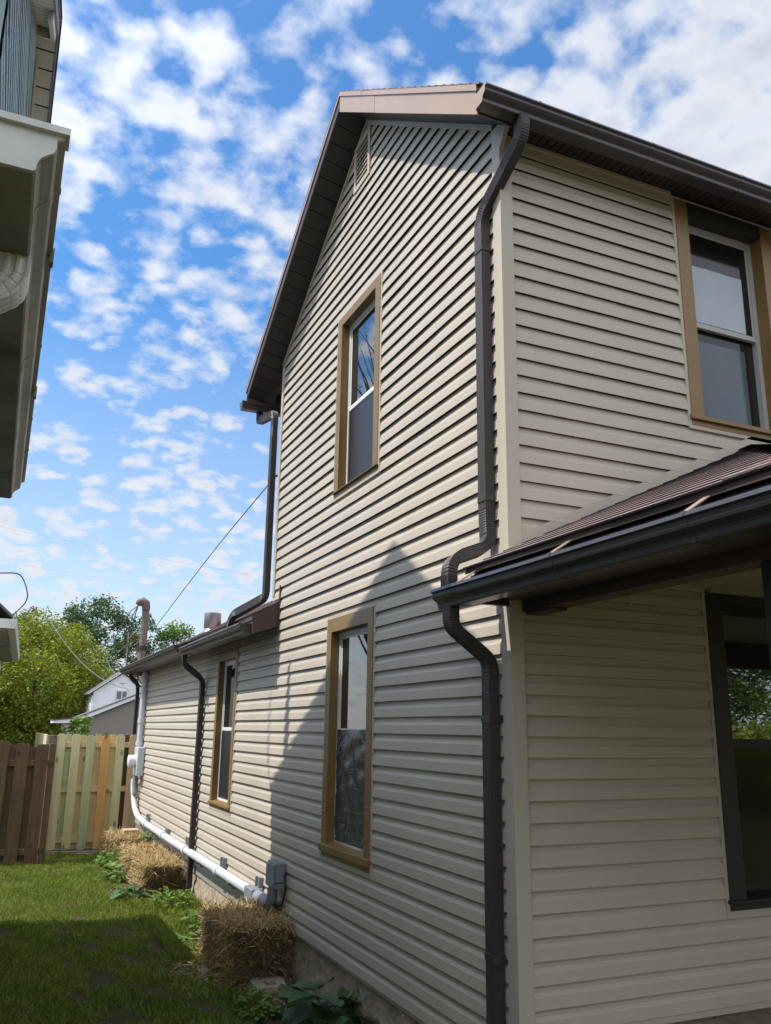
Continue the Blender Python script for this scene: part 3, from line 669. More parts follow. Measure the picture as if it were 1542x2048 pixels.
# downspouts
downspout([(-0.15, -2.42, 32.5), (-0.15, -2.42, 31.2), (-0.52, 1.42, 28.4), (-0.52, 1.42, 10.0), (-0.52, 1.30, 8.6), (-3.0, 1.05, 7.6), (-3.0, 1.05, 5.9)], (1, 0, 0), m_spout, house, straps=[((-0.52, 1.42, 26.1), 0.16), ((-0.52, 1.42, 11.2), 0.16)])
downspout([(-2.85, 1.15, 5.25), (-2.85, 1.15, 4.25), (-0.55, 1.30, 2.7), (-0.55, 1.30, 1.6), (-0.55, 1.30, -19.0)], (1, 0, 0), m_spout, house, straps=[((-0.55, 1.30, -0.2), 0.18), ((-0.55, 1.30, -11.0), 0.18)])
downspout([(-1.0, 47.1, 32.1), (-1.0, 47.1, 31.0), (-0.62, 42.6, 30.4), (-0.62, 42.6, 28.5), (-0.62, 42.6, 11.5), (-2.9, 45.6, 10.0), (-3.2, 45.9, 9.2), (-3.2, 45.9, 8.0)], (1, 0, 0), m_spout, house, rad=0.55)
downspout([(-3.2, 67.6, 7.7), (-3.2, 67.6, 6.6), (-0.6, 68.6, 4.9), (-0.6, 68.6, 3.5), (-0.6, 68.6, -18.6)], (1, 0, 0), m_spout, house)
downspout([(-2.4, 119.4, 8.1), (-2.3, 119.4, 7.6), (-1.05, 119.0, 6.4), (-1.0, 119.0, 5.0), (-0.9, 119.0, -19)], (1, 0, 0), m_spout, house)

# low rear roof
sl = 0.53
mb = MB()
def lowroof(mb, ya, yb_, x0, z0):
    x1 = 34.0; z1 = z0+sl*(x1-x0)
    x1 = 22.0; z1 = z0+sl*(x1-x0)
    mb.prism([(x0, z0), (x1, z1), (x1, z1-0.7), (x0, z0-0.7)], lambda a, b, t: (a, t, b), ya, yb_)
    mb.prism([(x1, z1), (x1+24.6, z1-sl*24.6), (x1+24.6, z1-sl*24.6-0.7), (x1, z1-0.7)], lambda a, b, t: (a, t, b), ya, yb_)
lowroof(mb, 41.9, 69.0, -2.75, 9.3); lowroof(mb, 69.0, 121.0, -3.3, 9.12)
mb.prism([(-2.75, 9.3), (0.0, 10.76), (0.0, 10.26), (-2.75, 8.8)], lambda a, b, t: (a, t, b), 39.3, 41.9)
lroof = mb.build('rear_roof', m_dkfascia, house, recalc=True)
mb = MB(); random.seed(8); ll = math.hypot(1, sl)
shingles(mb, (-2.85, 41.9, 9.28), (0, 1, 0), (1, 0, sl), 27.2, 24.8*ll, jag=0.1); shingles(mb, (-3.4, 69.0, 9.10), (0, 1, 0), (1, 0, sl), 52.2, 25.2*ll, jag=0.1)
shingles(mb, (-2.85, 39.3, 9.28), (0, 1, 0), (1, 0, sl), 2.6, 2.8*ll)
sub(mb.build('shingles', m_shingle, None), lroof)
mb = MB()
mb.box((-2.62, 39.4, 7.6), (-2.5, 69.0, 8.95)); mb.box((-3.15, 69.05, 8.1), (-3.05, 120.9, 9.1)); mb.build('rear_fascia', m_dkfascia, house)
mb = MB()
mb.face([(-2.6, 39.45, 7.68), (0.1, 39.45, 8.45), (0.1, 69.02, 8.45), (-2.6, 69.02, 7.68)]); mb.face([(-3.1, 69.03, 8.15), (0.1, 69.03, 8.4), (0.1, 120.8, 8.4), (-3.1, 120.8, 8.15)])
mb.build('rear_soffit', m_dkfascia, house, solid=0.01)
mb = MB()
mb.prism([(-2.62, 7.62), (-0.25, 8.35), (-0.25, 10.6), (-2.62, 8.95)], lambda a, b, t: (a, t, b), 39.28, 39.42); mb.build('rear_eave_end', m_dkfascia, house, recalc=True); mb = MB()
mb.prism([(-3.1, 8.1), (0.1, 8.2), (0.1, 11.5), (-3.1, 9.1)], lambda a, b, t: (a, t, b), 120.85, 121.0)
mb.build('rear_eave_end', m_dkfascia, house, recalc=True)
mb = MB(); mb.box((-0.30, 39.15, 8.1), (-0.1, 39.27, 12.2)); mb.build('end_trim', m_spout, house)
# galvanised flue on the rear roof
mb = MB()
fx, fy = 6.0, 95.0
mb.tube([(fx, fy, 12.5), (fx, fy, 14.6)], 1.0, 24); flue = mb.build('flue_pipe', m_galv, house, smooth='auto')
mb = MB(); mb.tube([(fx, fy, 14.0), (fx, fy, 14.3), (fx, fy, 16.5), (fx, fy, 16.55)], [1.05, 1.3, 1.3, 1.15], 28); sub(mb.build('flue_cap', m_galv, None, smooth='auto'), flue)
mb = MB(); mb.tube([(fx, fy, 13.0), (fx, fy, 14.2)], [1.9, 1.05], 24); sub(mb.build('flashing_collar', m_galv, None, smooth='auto'), flue)

# ------------------------------------------------------------------ porch
ps = 0.467; ex, ez = -2.55, 7.06; hx, hz = 17.6, ez+ps*(17.6+2.55); py = -20.4
mb = MB()
mb.hexa([(ex, 0.2, ez-0.3), (hx, 0.2, hz-0.3), (ex, py, ez-0.3)], [(ex, 0.2, ez), (hx, 0.2, hz), (ex, py, ez)])
mb.hexa([(hx, 0.2, hz-0.3), (60, 0.2, hz-0.3), (60, py, ez-0.3), (ex, py, ez-0.3)], [(hx, 0.2, hz), (60, 0.2, hz), (60, py, ez), (ex, py, ez)])
proof = mb.build('porch_roof', m_dkfascia, house, recalc=True)
MBE = MB(); mb = MB(); random.seed(11); lp = math.hypot(1, ps); run = (hx-ex)*lp
shingles(mb, (ex-0.12, 0.15, ez-0.05), (0, -1, 0), (1, 0, ps), 20.55, run+0.1, clip=lambda s: (0.0, max(0.0, 20.55*(1-s/(run+0.1)))), expo=1.3, thick=0.085, tab=3.0)
fs = (hz-ez)/(-py); lf = math.hypot(1, fs); frun = -py*lf
shingles(mb, (ex, py-0.12, ez-0.05), (1, 0, 0), (0, 1, fs), 62.5, frun+0.1, clip=lambda s: ((hx-ex)*s/(frun+0.1), 62.5), expo=1.3, thick=0.13)
# hip caps
hv = Vector((hx-ex, -py, hz-ez)); nh = 22
for i in range(nh):
    a = Vector((ex, py, ez))+hv*(i/nh); b = Vector((ex, py, ez))+hv*((i+1.15)/nh)
    q1, q2 = Vector((-0.3, 0.45, 0.0)), Vector((0.45, -0.3, 0.0)); up = Vector((0, 0, 0.22))
    mb.face([a+up, a+q1*1.3+Vector((0, 0, .02)), b+q1*1.3+Vector((0, 0, -.05)), b+up*0.7]); mb.face([a+q2*1.3+Vector((0, 0, .02)), a+up, b+up*0.7, b+q2*1.3+Vector((0, 0, -.05))])
sub(mb.build('shingles', m_shingle, None), proof)
sub(MBE.build('shingle_edges', m_edge, None), proof); MBE = None
# patched layer of shingles towards the street side of the slope
mb = MB(); random.seed(21)
shingles(mb, (ex-0.15, -16.8, ez+0.02), (0, -1, 0), (1, 0, ps), 3.6, run*0.9, clip=lambda s: (0.0, max(0.0, 20.4*(1-s/(run+0.1))-16.9+0.2)) if True else None, expo=1.22, thick=0.08, tab=2.5)
sub(mb.build('shingle_patch', m_shingle, None), proof)
# flashing between porch roof and wall
mb = MB()
mb.prism([(0.3, ez+ps*(0.3-ex)+0.1), (hx+0.2, hz+0.12), (hx+0.2, hz+0.75), (0.3, ez+ps*(0.3-ex)+0.62)], lambda a, b, t: (a, t, b), -0.20, -0.1)
mb.prism([(hx+0.2, hz+0.12), (60, hz+0.12), (60, hz+0.75), (hx+0.2, hz+0.75)], lambda a, b, t: (a, t, b), -0.20, -0.1)
mb.build('roof_flashing', m_trim, house, recalc=True)
mb = MB()
mb.box((-2.30, -20.2, 5.3), (-2.12, 0.10, 6.7)); mb.box((-2.1, -20.2, 5.60), (0.3, -0.35, 5.72)); mb.box((-2.3, -20.99, 5.3), (60, -20.8, 6.7)); mb.box((0.3, -20.8, 5.60), (60, -19.9, 5.72))
mb.hexa([(-2.12, -0.3, 5.3), (-0.32, -0.3, 5.3), (-0.32, -0.3, 7.7), (-2.12, -0.3, 6.9)], [(-2.12, 0.05, 5.3), (-0.32, 0.05, 5.3), (-0.32, 0.05, 7.7), (-2.12, 0.05, 6.9)])
mb.build('porch_fascia', m_dkfascia, house, recalc=True)
mb = MB()
mb.box((0.42, -19.8, 5.05), (1.55, -0.32, 7.25)); mb.box((1.55, -19.8, 5.05), (60, -18.7, 7.25)); mb.box((0.55, -2.6, 4.9), (1.5, -0.4, 5.05))
mb.build('porch_beam', mat('beam_wood', (0.045, 0.026, 0.018), 0.6, 0.3, 5.0, 0.3, 30, col2=(0.10, 0.055, 0.04), stretch=(1, 0.2, 1)), house, bevel=0.004)
mb = MB(); mb.box((1.55, -18.7, 7.27), (60, -0.16, 7.45)); mb.build('porch_ceiling', m_ceil, house)
mb = MB(); mb.box((12.9, -0.52, 7.02), (60, -0.17, 7.26)); mb.build('ceiling_trim', m_ceil, house)
for px, pyy in ((0.62, -15.9), (30, -19.5), (55, -19.5)):
    mb = MB(); mb.box((px, pyy, -14.5), (px+0.9, pyy+0.9, 5.05)); mb.build('porch_post', m_dkwood, house, bevel=0.004)
mb = MB()
for px in np.arange(0.3, 60, 1.42): mb.box((px, -20.4, -14.75), (px+1.36, -0.2, -14.48))
deck = mb.build('porch_deck', m_deck, house)
mb = MB(); mb.box((0.5, -20.2, -20), (60, -19.9, -14.76)); mb.build('deck_skirt', m_dkwood, house)
mb = MB()   # small screw hook under the beam
mb.tube([(1.0, -7.6, 5.05), (1.0, -7.6, 4.85)]+[(1.0, -7.6+0.17*math.sin(a), 4.66+0.17*math.cos(a)) for a in np.linspace(0, 5.0, 14)], 0.025, 6); mb.build('hook', m_galv, house, smooth=True)

# ------------------------------------------------------------------ service equipment on the side wall
meter = thing('electric_meter', 'pale grey electric meter box with round dial on far corner of side wall', 'meter', (-1, 112.5, -8.7))
mb = MB(); mb.box((-1.35, 110.6, -8.5), (-0.2, 114.2, -4.0)); mb.build('meter_box', m_pvc, meter, bevel=0.012)
mb = MB(); mb.tube([(-1.3, 112.4, -6.2), (-2.45, 112.4, -6.2), (-2.55, 112.4, -6.2)], [0.95, 0.95, 0.8], 24); mb.build('meter_dial', m_white, meter, smooth='auto')
mb = MB(); mb.tube([(-0.75, 113.5, -4.0), (-0.75, 113.5, 8.2)], 0.50, 14); riser = mb.build('riser_pipe', m_pvc, meter, smooth='auto')
for z in (-3.4, 0.2, 6.9):
    mb = MB(); mb.tube([(-0.75, 113.5, z-0.35), (-0.75, 113.5, z+0.35)], 0.62, 14); sub(mb.build('coupling', m_pvc, None, smooth='auto'), riser)
mast = thing('service_mast', 'rusty brown service mast with hooked weatherhead rising through the rear roof', 'service mast', (-0.9, 115, 9))
mx_, my_ = -1.35, 115.0
mb = MB(); mb.tube([(mx_, my_, 8.0), (mx_, my_, 18.9)], 0.60, 14); mb.build('mast_pipe', m_rust, mast, smooth='auto')
mb = MB(); mb.tube([(mx_, my_, 18.7), (mx_, my_, 19.5), (mx_-0.15, my_, 20.1), (mx_-0.6, my_, 20.4), (mx_-1.15, my_, 20.25), (mx_-1.4, my_, 19.8)], [0.62, 0.72, 0.78, 0.78, 0.7, 0.5], 14); mb.build('weatherhead', m_rust, mast, smooth=True)
mb = MB(); mb.tube([(mx_, my_, 12.1), (mx_, my_, 12.7)], 0.85, 14); mb.build('mast_collar', m_black, mast, smooth='auto'); mb = MB(); mb.tube([(mx_, my_, 9.6), (mx_, my_, 10.3)], [1.2, 0.8], 14); mb.build('mast_collar', m_black, mast, smooth='auto')
def cable(name, pts, r, m, label, cat='cable', n=24, group=None):
    """smooth tube through points (Catmull-Rom)"""
    pp = [Vector(p) for p in pts]; pp = [pp[0]*2-pp[1]]+pp+[pp[-1]*2-pp[-2]]; out = []
    for i in range(1, len(pp)-2):
        for k in range(n):
            t = k/n; a, b, c, d = pp[i-1], pp[i], pp[i+1], pp[i+2]
            out.append(0.5*((2*b)+(-a+c)*t+(2*a-5*b+4*c-d)*t*t+(-a+3*b-3*c+d)*t**3))
    out.append(pp[-2]); mb = MB(); mb.tube(out, r, 6)
    o = mb.build(name, m, None, smooth=True)
    if label: tag(o, label, cat, group)
    return o
h = Vector((mx_-1.35, my_, 19.7))
for k, pts in enumerate(([h, h+Vector((-1.6, -1.0, -1.8)), h+Vector((-3.6, -2.0, -6.2)), h+Vector((-3.2, -3, -8.6)), h+Vector((-1.8, -3.0, -7.2))],
                         [h, h+Vector((-1.0, -1.5, -2.2)), h+Vector((-1.7, -2.5, -5.4)), h+Vector((-1.5, -3.5, -8.2))],
                         [h, h+Vector((-0.5, -1, -1.8)), h+Vector((-0.9, -1.5, -4.4))])):
    o = cable('drip_loop', pts, 0.085, m_black, None); o.parent = mast; o.matrix_parent_inverse = Matrix.Translation(-Vector(mast.location))
mb = MB(); mb.tube([(-4.1, 113.5, 9.0), (-4.1, 113.5, 14.8)], 0.06, 6); mb.tube([(-3.3, 107, 9.3), (-4.1, 113.5, 9.1)], 0.05, 6); o = mb.build('antenna_rod', m_cablew, None); tag(o, 'thin pale rod standing at the edge of the rear roof beside the mast', 'rod')

conduit = thing('conduit', 'pale grey plastic conduit running low along the side wall to a junction box', 'conduit', (-0.75, 75, -15))
cp = [(-1.0, 115.2, -9.2), (-1.0, 114.8, -10.5), (-0.95, 112.4, -13.3), (-0.85, 108.5, -14.5), (-0.75, 101.0, -14.85), (-0.75, 80, -14.85), (-0.75, 60, -14.8), (-0.75, 42.2, -14.75)]
pp, _ = smooth_path(cp, 2.2, 5); mb = MB(); mb.tube(pp, 0.44, 16); mb.build('conduit_pipe', m_pvc, conduit, smooth='auto')
for y in (100.5, 86, 71, 54.5):
    mb = MB(); mb.tube([(-0.75, y-0.5, -14.83), (-0.75, y+0.5, -14.83)], 0.53, 16); mb.build('coupling', m_pvc, conduit, smooth='auto')
for y in (97.5, 76, 63, 49):
    mb = MB(); mb.box((-0.7, y-0.16, -15.6), (-0.05, y+0.16, -15.2)); mb.tube([(-0.75+0.5*math.cos(a), y, -14.8+0.5*math.sin(a)) for a in np.linspace(-2.6, 0.4, 12)], 0.09, 6); mb.build('pipe_clip', m_gpvc, conduit)
mb = MB(); mb.tube([(-0.95, 113.6, -8.4), (-0.95, 113.6, -9.6), (-0.9, 113.2, -11.5)], 0.42, 12); mb.build('meter_pipe', m_gpvc, conduit, smooth='auto')
for i, (y, z0_, z1_) in enumerate(((101.3, -15.2, -13.5), (85.1, -15.5, -13.9), (71.6, -15.3, -13.5), (54.0, -15.0, -13.5), (41.0, -14.9, -13.4))):
    mb = MB()   # channel stand-offs
    mb.box((-0.42, y-0.55, z0_), (-0.12, y+0.55, z1_)); mb.box((-0.62, y-0.55, z0_), (-0.42, y-0.42, z1_)); mb.box((-0.62, y+0.42, z0_), (-0.42, y+0.55, z1_)); mb.box((-0.5, y-0.08, z0_), (-0.42, y+0.08, z1_))
    mb.build('stand_off_channel', m_gpvc if i != 2 else m_skirt, conduit)
jb = thing('junction_box', 'grey plastic junction boxes at the near end of the wall conduit', 'junction box', (-0.8, 37, -13))
mb = MB(); mb.box((-1.05, 34.2, -12.85), (-0.2, 36.6, -11.35)); mb.box((-1.05, 34.2, -13.35), (-0.2, 36.6, -12.9)); jbx = mb.build('box_body', m_gpvc, jb, bevel=0.008)
mb = MB(); mb.box((-1.22, 34.35, -13.2), (-1.06, 36.45, -11.5)); sub(mb.build('box_cover', m_gpvc, None, bevel=0.006), jbx)
mb = MB(); mb.tube([(-0.9, 35.4, -13.3), (-0.9, 35.4, -14.1), (-0.85, 36.0, -14.6), (-0.8, 37.2, -14.75), (-0.78, 42.3, -14.75)], [0.42, 0.44, 0.48, 0.5, 0.5], 14); mb.build('elbow_fitting', m_gpvc, jb, smooth='auto')
mb = MB(); mb.box((-1.35, 40.0, -15.35), (-0.3, 42.4, -14.2)); mb.build('conduit_body', m_gpvc, jb, bevel=0.01)
mb = MB(); mb.tube([(-0.35, 34.1, -12.2), (-0.35, 33.6, -13.2), (-0.4, 34.3, -14.5), (-0.4, 36, -14.9)], 0.07, 6); mb.build('wire', m_black, jb, smooth=True)
# guy cable to the tall wall
cable('service_cable', [(-0.25, 43.2, 23.7), (-0.4, 70, 20.6), (0.2, 112, 16.0), (0.6, 118, 15.4)], 0.055, m_black, 'thin dark cable slanting from the tall rear corner down to the rear roof', 'cable')
mb = MB(); mb.tube([(0.1, 42.4, 23.9), (-0.3, 43.0, 23.8), (-0.3, 44.3, 23.5)], [0.1, 0.12, 0.17], 8); tag(mb.build('cable_anchor', m_black, None), 'small black anchor holding the slanting cable at tall rear corner', 'anchor')

# ------------------------------------------------------------------ ground
def gz(y): return -19.35-0.0102*min(max(y-30, -30), 95)
mb = MB()
yl = [-3000, -400, -60, 0, 15, 30, 45, 60, 80, 100, 125, 160, 400, 1200, 4000, 9000]; xl = [-9000, -2000, -400, -60, -30, -12, 0, 20, 80, 400, 2000, 9000]
ix = {}
for i, x in enumerate(xl):
    for j, y in enumerate(yl): ix[i, j] = len(mb.v); mb.v.append(P((x, y, gz(y))))
for i in range(len(xl)-1):
    for j in range(len(yl)-1): mb.f.append((ix[i, j], ix[i+1, j], ix[i+1, j+1], ix[i, j+1]))
def ground_mat():
    m = mat('lawn_soil', (0.040, 0.052, 0.012), 0.95, 0.2, 3.5, 0.6, 60, col2=(0.075, 0.056, 0.030), spec=0.1); return m
g = struct(mb.build('ground', ground_mat(), None)); g['label'] = 'grassy ground'
def soil_sheet(pts, label):
    mb = MB(); rs = random.Random(len(pts)); n = len(pts); cx_ = sum(p[0] for p in pts)/n; cy_ = sum(p[1] for p in pts)/n; ring = []
    for k in range(n):
        a, b = pts[k], pts[(k+1) % n]
        for t in np.linspace(0, 1, 7)[:-1]: ring.append((a[0]+(b[0]-a[0])*t+rs.gauss(0, 0.28), a[1]+(b[1]-a[1])*t+rs.gauss(0, 0.35)))
    for k in range(len(ring)):
        a, b = ring[k], ring[(k+1) % len(ring)]; mb.face([(cx_, cy_, gz(cy_)+0.06), (*a, gz(a[1])+0.05), (*b, gz(b[1])+0.05)])
    o = mb.build('bare_soil', m_earth, None, recalc=True); o['label'] = label; return struct(o)
soil_sheet([(-3.9, 15), (0, 14), (0, 37), (-2.2, 37), (-3.6, 28)], 'dark bare soil along the near foundation')
soil_sheet([(-14, 111.5), (-8, 112), (-4, 111), (-0.3, 112), (-0.3, 119), (-14, 119)], 'dark bare soil under the new fence')
rng = np.random.default_rng(4)
def blades(n, xr, yr, hmin, hmax, w, keep=None):
    x = rng.uniform(*xr, n); y = yr[0]+(yr[1]-yr[0])*rng.random(n)**1.25
    if keep is not None:
        k = keep(x, y); x, y = x[k], y[k]
    n = len(x); z = -19.35-0.0102*np.clip(y-30, -30, 95)
    h = rng.uniform(hmin, hmax, n)*(0.8+0.3*np.sin(x*0.9)*np.sin(y*0.55+x*0.3)); a = rng.uniform(0, 6.283, n); l = rng.uniform(0.15, 0.9, n)*h; b = rng.uniform(0, 6.283, n)
    base = np.stack([x*U, y*U, (z+Z0)*U], 1)
    d = np.stack([np.cos(a), np.sin(a), np.zeros(n)], 1)*(w/2)
    mid = base+np.stack([np.cos(b)*l*0.35, np.sin(b)*l*0.35, h*0.6], 1)*1.0; tip = base+np.stack([np.cos(b)*l, np.sin(b)*l, h], 1)
    V = np.stack([base-d, base+d, mid+d*0.8, tip, mid-d*0.8], 1).reshape(-1, 3); F = np.arange(n*5).reshape(n, 5); return V, F
patch = lambda x, y: (np.sin(x*0.45+1.3)*np.sin(y*0.21+x*0.2)+0.5*np.sin(x*1.3)*np.sin(y*0.8) > -0.95) & (y < 112+1.5*np.sin(x)) & (x < -0.2) & ~((np.sin(x*1.1+0.5)*np.sin(y*0.6+1.0)+0.5*np.sin(x*2.7+y*1.3) > 0.30) & (y < 58) & (x > -16)) & ~((x > -2.6+0.4*np.sin(y)) & (y < 33))
V1, F1 = blades(135000, (-26, 0.2), (14, 114), 0.022, 0.062, 0.006, patch)
V2, F2 = blades(9000, (-7.5, -0.2), (40, 72), 0.05, 0.12, 0.008)
o = npmesh('grass', np.concatenate([V1, V2]), np.concatenate([F1, F2+len(V1)]), m_grass); struct(o, 'stuff'); o['label'] = 'patchy mown grass between the houses'; o['category'] = 'grass'

# ------------------------------------------------------------------ straw bales
def bale(lo, hi, rot, seed, label, n=2600):
    rnd = random.Random(seed); cx, cy, cz = [(lo[i]+hi[i])/2 for i in range(3)]; sx_, sy_, sz_ = [(hi[i]-lo[i])/2 for i in range(3)]
    mb = MB(); ca, sa = math.cos(rot), math.sin(rot)
    def W_(p): return (cx+p[0]*ca-p[1]*sa, cy+p[0]*sa+p[1]*ca, cz+p[2])
    # rounded lumpy body
    nu, nv = 36, 22; ix = {}
    for i in range(nu):
        for j in range(nv+1):
            a = 2*math.pi*i/nu; b = -math.pi/2+math.pi*j/nv
            e1 = 0.20 if seed == 1 else 0.34
            sg = lambda v, p: math.copysign(abs(v)**p, v)
            px = sx_*sg(math.cos(a), e1)*sg(math.cos(b), e1); py_ = sy_*sg(math.sin(a), e1)*sg(math.cos(b), e1); pz = sz_*sg(math.sin(b), e1)
            k = 1-0.06+0.075*math.sin(px*2.1+py_*2.7+seed)*math.cos(pz*3.1+py_)+rnd.uniform(-0.03, 0.03)
            # squashed flakes along the length
            k *= 1-0.09*(0.5+0.5*math.cos(py_*2*math.pi/1.6+seed))**2
            ix[i, j] = len(mb.v); mb.v.append(P(W_((px*k, py_*k, pz*k))))
    for i in range(nu):
        for j in range(nv): mb.f.append((ix[i, j], ix[(i+1) % nu, j], ix[(i+1) % nu, j+1], ix[i, j+1]))
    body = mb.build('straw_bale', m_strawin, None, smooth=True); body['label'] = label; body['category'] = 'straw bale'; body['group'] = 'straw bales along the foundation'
    # loose stalks
    V, F, V_, F_ = [], [], [], []
    for k in range(n):
        ax = rnd.choices((0, 1, 2), (sy_*sz_, sx_*sz_*1.0, sx_*sy_*1.25))[0]; q = [rnd.uniform(-1, 1)*s for s in (sx_, sy_, sz_)]
        sgn = 1 if (ax == 2 or rnd.random() < (0.75 if ax == 0 else 0.6)) else -1
        if ax == 0: sgn = -sgn
        if ax == 1: sgn = -sgn
        q[ax] = (sx_, sy_, sz_)[ax]*sgn*rnd.uniform(0.88, 1.0)
        d = Vector((rnd.gauss(0, 1), rnd.gauss(0, 1), rnd.gauss(0, 0.9))); d[ax] *= 0.30
        if rnd.random() < 0.14: d[ax] += 0.9*sgn
        d.normalize(); ln_ = rnd.uniform(0.3, 1.3); w_ = rnd.uniform(0.014, 0.034)
        nrm = Vector((0, 0, 0)); nrm[ax] = sgn; t = d.cross(nrm+Vector((rnd.gauss(0, .4), rnd.gauss(0, .4), rnd.gauss(0, .4))))
        if t.length < 1e-3: continue
        t = t.normalized()*w_; p0 = Vector(q); bend = nrm*rnd.uniform(-0.05, 0.18); p1 = p0+d*ln_*0.5+bend; p2 = p0+d*ln_
        vv, ff = (V_, F_) if (ax == 1 and q[2] < sz_*rnd.uniform(0.3, 0.9) and rnd.random() < 0.85) else (V, F)  # darker straw on the end faces, less of it towards the top
        i = len(vv); vv += [P(W_(p)) for p in (p0-t, p0+t, p1+t, p2+t*0.6, p2-t*0.6, p1-t)]; ff.append((i, i+1, i+2, i+5)); ff.append((i+5, i+2, i+3, i+4))
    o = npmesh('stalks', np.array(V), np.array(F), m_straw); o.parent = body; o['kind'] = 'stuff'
    o = npmesh('dark_stalks', np.array(V_), np.array(F_), m_strawdark); o.parent = body; o['kind'] = 'stuff'
    return body
bale((-5.4, 31.6, -19.6), (-0.5, 40.0, -15.35), 0.03, 1, 'square straw bale nearest the camera, half in shade by the junction box', 9000)
bale((-5.5, 70.5, -20.0), (-0.9, 80.2, -16.35), 0.02, 2, 'golden straw bale in front of the black downspout foot', 6000)
bale((-5.7, 80.0, -20.0), (-1.1, 90.5, -16.3), -0.03, 3, 'straw bale pressed against the back of the golden bale', 4500)
bale((-5.2, 99.0, -20.2), (-0.8, 109.5, -16.6), 0.05, 4, 'flattened straw bale with a brick on top near the fence', 4500)
mb = MB(); b0 = Vector((-2.3, 105.2, -16.6)); mb.box((-3.5, 103.6, -16.65), (-1.2, 106.2, -15.95)); tag(mb.build('brick', m_brick, None, bevel=0.006), 'pale brick lying on the straw bale next to the fence', 'brick')
V, F = [], []; rl = random.Random(77)
for k in range(2600):
    bx_, by_ = rl.choice(((-3, 33), (-5.8, 36), (-3, 30), (-3.3, 73), (-5.6, 78), (-5.2, 96), (-3, 43)))
    x, y = bx_+rl.gauss(0, 1.5), by_+rl.gauss(0, 2.4)
    if x > -0.2: continue
    a = rl.uniform(0, 6.283); l_ = rl.uniform(0.2, 0.8); w_ = rl.uniform(0.012, 0.028); z = gz(y)+rl.uniform(0.03, 0.28); dz = rl.uniform(-0.1, 0.1)
    i = len(V); dx, dy = math.cos(a), math.sin(a)
    V += [P(p) for p in ((x-dy*w_, y+dx*w_, z), (x+dy*w_, y-dx*w_, z), (x+dx*l_+dy*w_, y+dy*l_-dx*w_, z+dz), (x+dx*l_-dy*w_, y+dy*l_+dx*w_, z+dz))]; F.append((i, i+1, i+2, i+3))
o = npmesh('straw_litter', np.array(V), np.array(F), m_straw); struct(o, 'stuff'); tag(o, 'loose straw scattered on the grass around the bales', 'straw')
# broken paver with a ragged hole
mb = MB(); outer = [(-3.55, 29.4), (-1.45, 29.1), (-1.0, 31.3), (-1.3, 32.0), (-3.2, 32.2), (-3.6, 31.2)]
hole = [(-2.75, 29.9), (-2.05, 29.8), (-1.85, 30.4), (-2.15, 30.95), (-2.45, 31.25), (-2.75, 30.9)]
def ring(za, zb):
    n = 6
    for k in range(n):
        a, b = outer[k], outer[(k+1) % n]; c, d = hole[k], hole[(k+1) % n]
        mb.face([(*a, zb), (*b, zb), (*d, zb), (*c, zb)]); mb.face([(*a, za), (*b, za), (*b, zb), (*a, zb)]); mb.face([(*c, zb), (*d, zb), (*d, za), (*c, za)])
ring(-19.6, -19.0); tag(mb.build('paver', m_paver, None, recalc=True), 'broken concrete paver with ragged hole in front of the nearest bale', 'paver')
mb = MB(); mb.hexa([(-6.3, 36.2, -19.5), (-5.4, 36.0, -19.5), (-5.5, 38, -19.5), (-6.2, 37.8, -19.5)], [(-6.3, 36.2, -19.25), (-5.4, 36.0, -19.2), (-5.5, 38, -19.22), (-6.2, 37.8, -19.25)])
tag(mb.build('stone', m_paver, None, bevel=0.006), 'small flat pale stone in grass left of the nearest bale', 'stone')

# ------------------------------------------------------------------ plants
def leaf_patch(mb, base, dirv, ln_, wd, droop=0.3, n=6, ruffle=0.06, lob=0.0, rnd=random):
    """broad leaf from base along dirv (unit horizontal + rise)"""
    d = Vector(dirv).normalized(); s = d.cross(Vector((0, 0, 1)));
    if s.length < 1e-3: s = Vector((1, 0, 0))
    s.normalize(); up = s.cross(d); rows = []; ph = rnd.uniform(0, 6)
    for i in range(n+1):
        t = i/n; c = Vector(base)+d*(ln_*t)-Vector((0, 0, 1))*(droop*ln_*t*t)
        w_ = wd*0.5*(math.sin(math.pi*min(1, (t*0.80+0.20)))**0.8)*(1-0.15*t)*(1 if t < 0.99 else 0.12)
        row = []
        for j in range(-3, 4):
            q = j/3; rf = ruffle*ln_*math.sin(ph+t*9+q*2.0)*abs(q)**1.5; row.append(P(c+s*(w_*q*(1+lob*math.sin(t*14+ph)*abs(q)))+up*(rf+0.10*wd*abs(q))))
        rows.append(row)
    i0 = len(mb.v)
    for r_ in rows: mb.v += r_
    for i in range(n):
        for j in range(6): a = i0+i*7+j; mb.f.append((a, a+1, a+8, a+7))
def burdock(cx, cy, cz, leaves, seed, label, size=(3.0, 4.6)):
    rnd = random.Random(seed); mb = MB(); st = MB()
    for k in range(leaves):
        a = rnd.uniform(0, 6.283); el = rnd.uniform(0.25, 1.1); stem = rnd.uniform(0.9, 2.8)
        b = Vector((cx, cy, cz)); t = b+Vector((math.cos(a)*stem*math.cos(el), math.sin(a)*stem*math.cos(el), stem*math.sin(el)+0.3))
        st.tube([b, b.lerp(t, 0.5)+Vector((0, 0, 0.15)), t], [0.12, 0.09, 0.06], 6)
        l_ = rnd.uniform(*size); leaf_patch(mb, t, (math.cos(a), math.sin(a), rnd.uniform(-0.25, 0.35)), l_, l_*rnd.uniform(0.72, 0.95), rnd.uniform(0.1, 0.4), 9, 0.055, 0.10, rnd)
    root = thing('burdock_plant', label, 'plant', (cx, cy, cz)); mb.build('leaves', m_burdock, root, smooth=True); st.build('stems', m_weed, root, smooth=True); return root
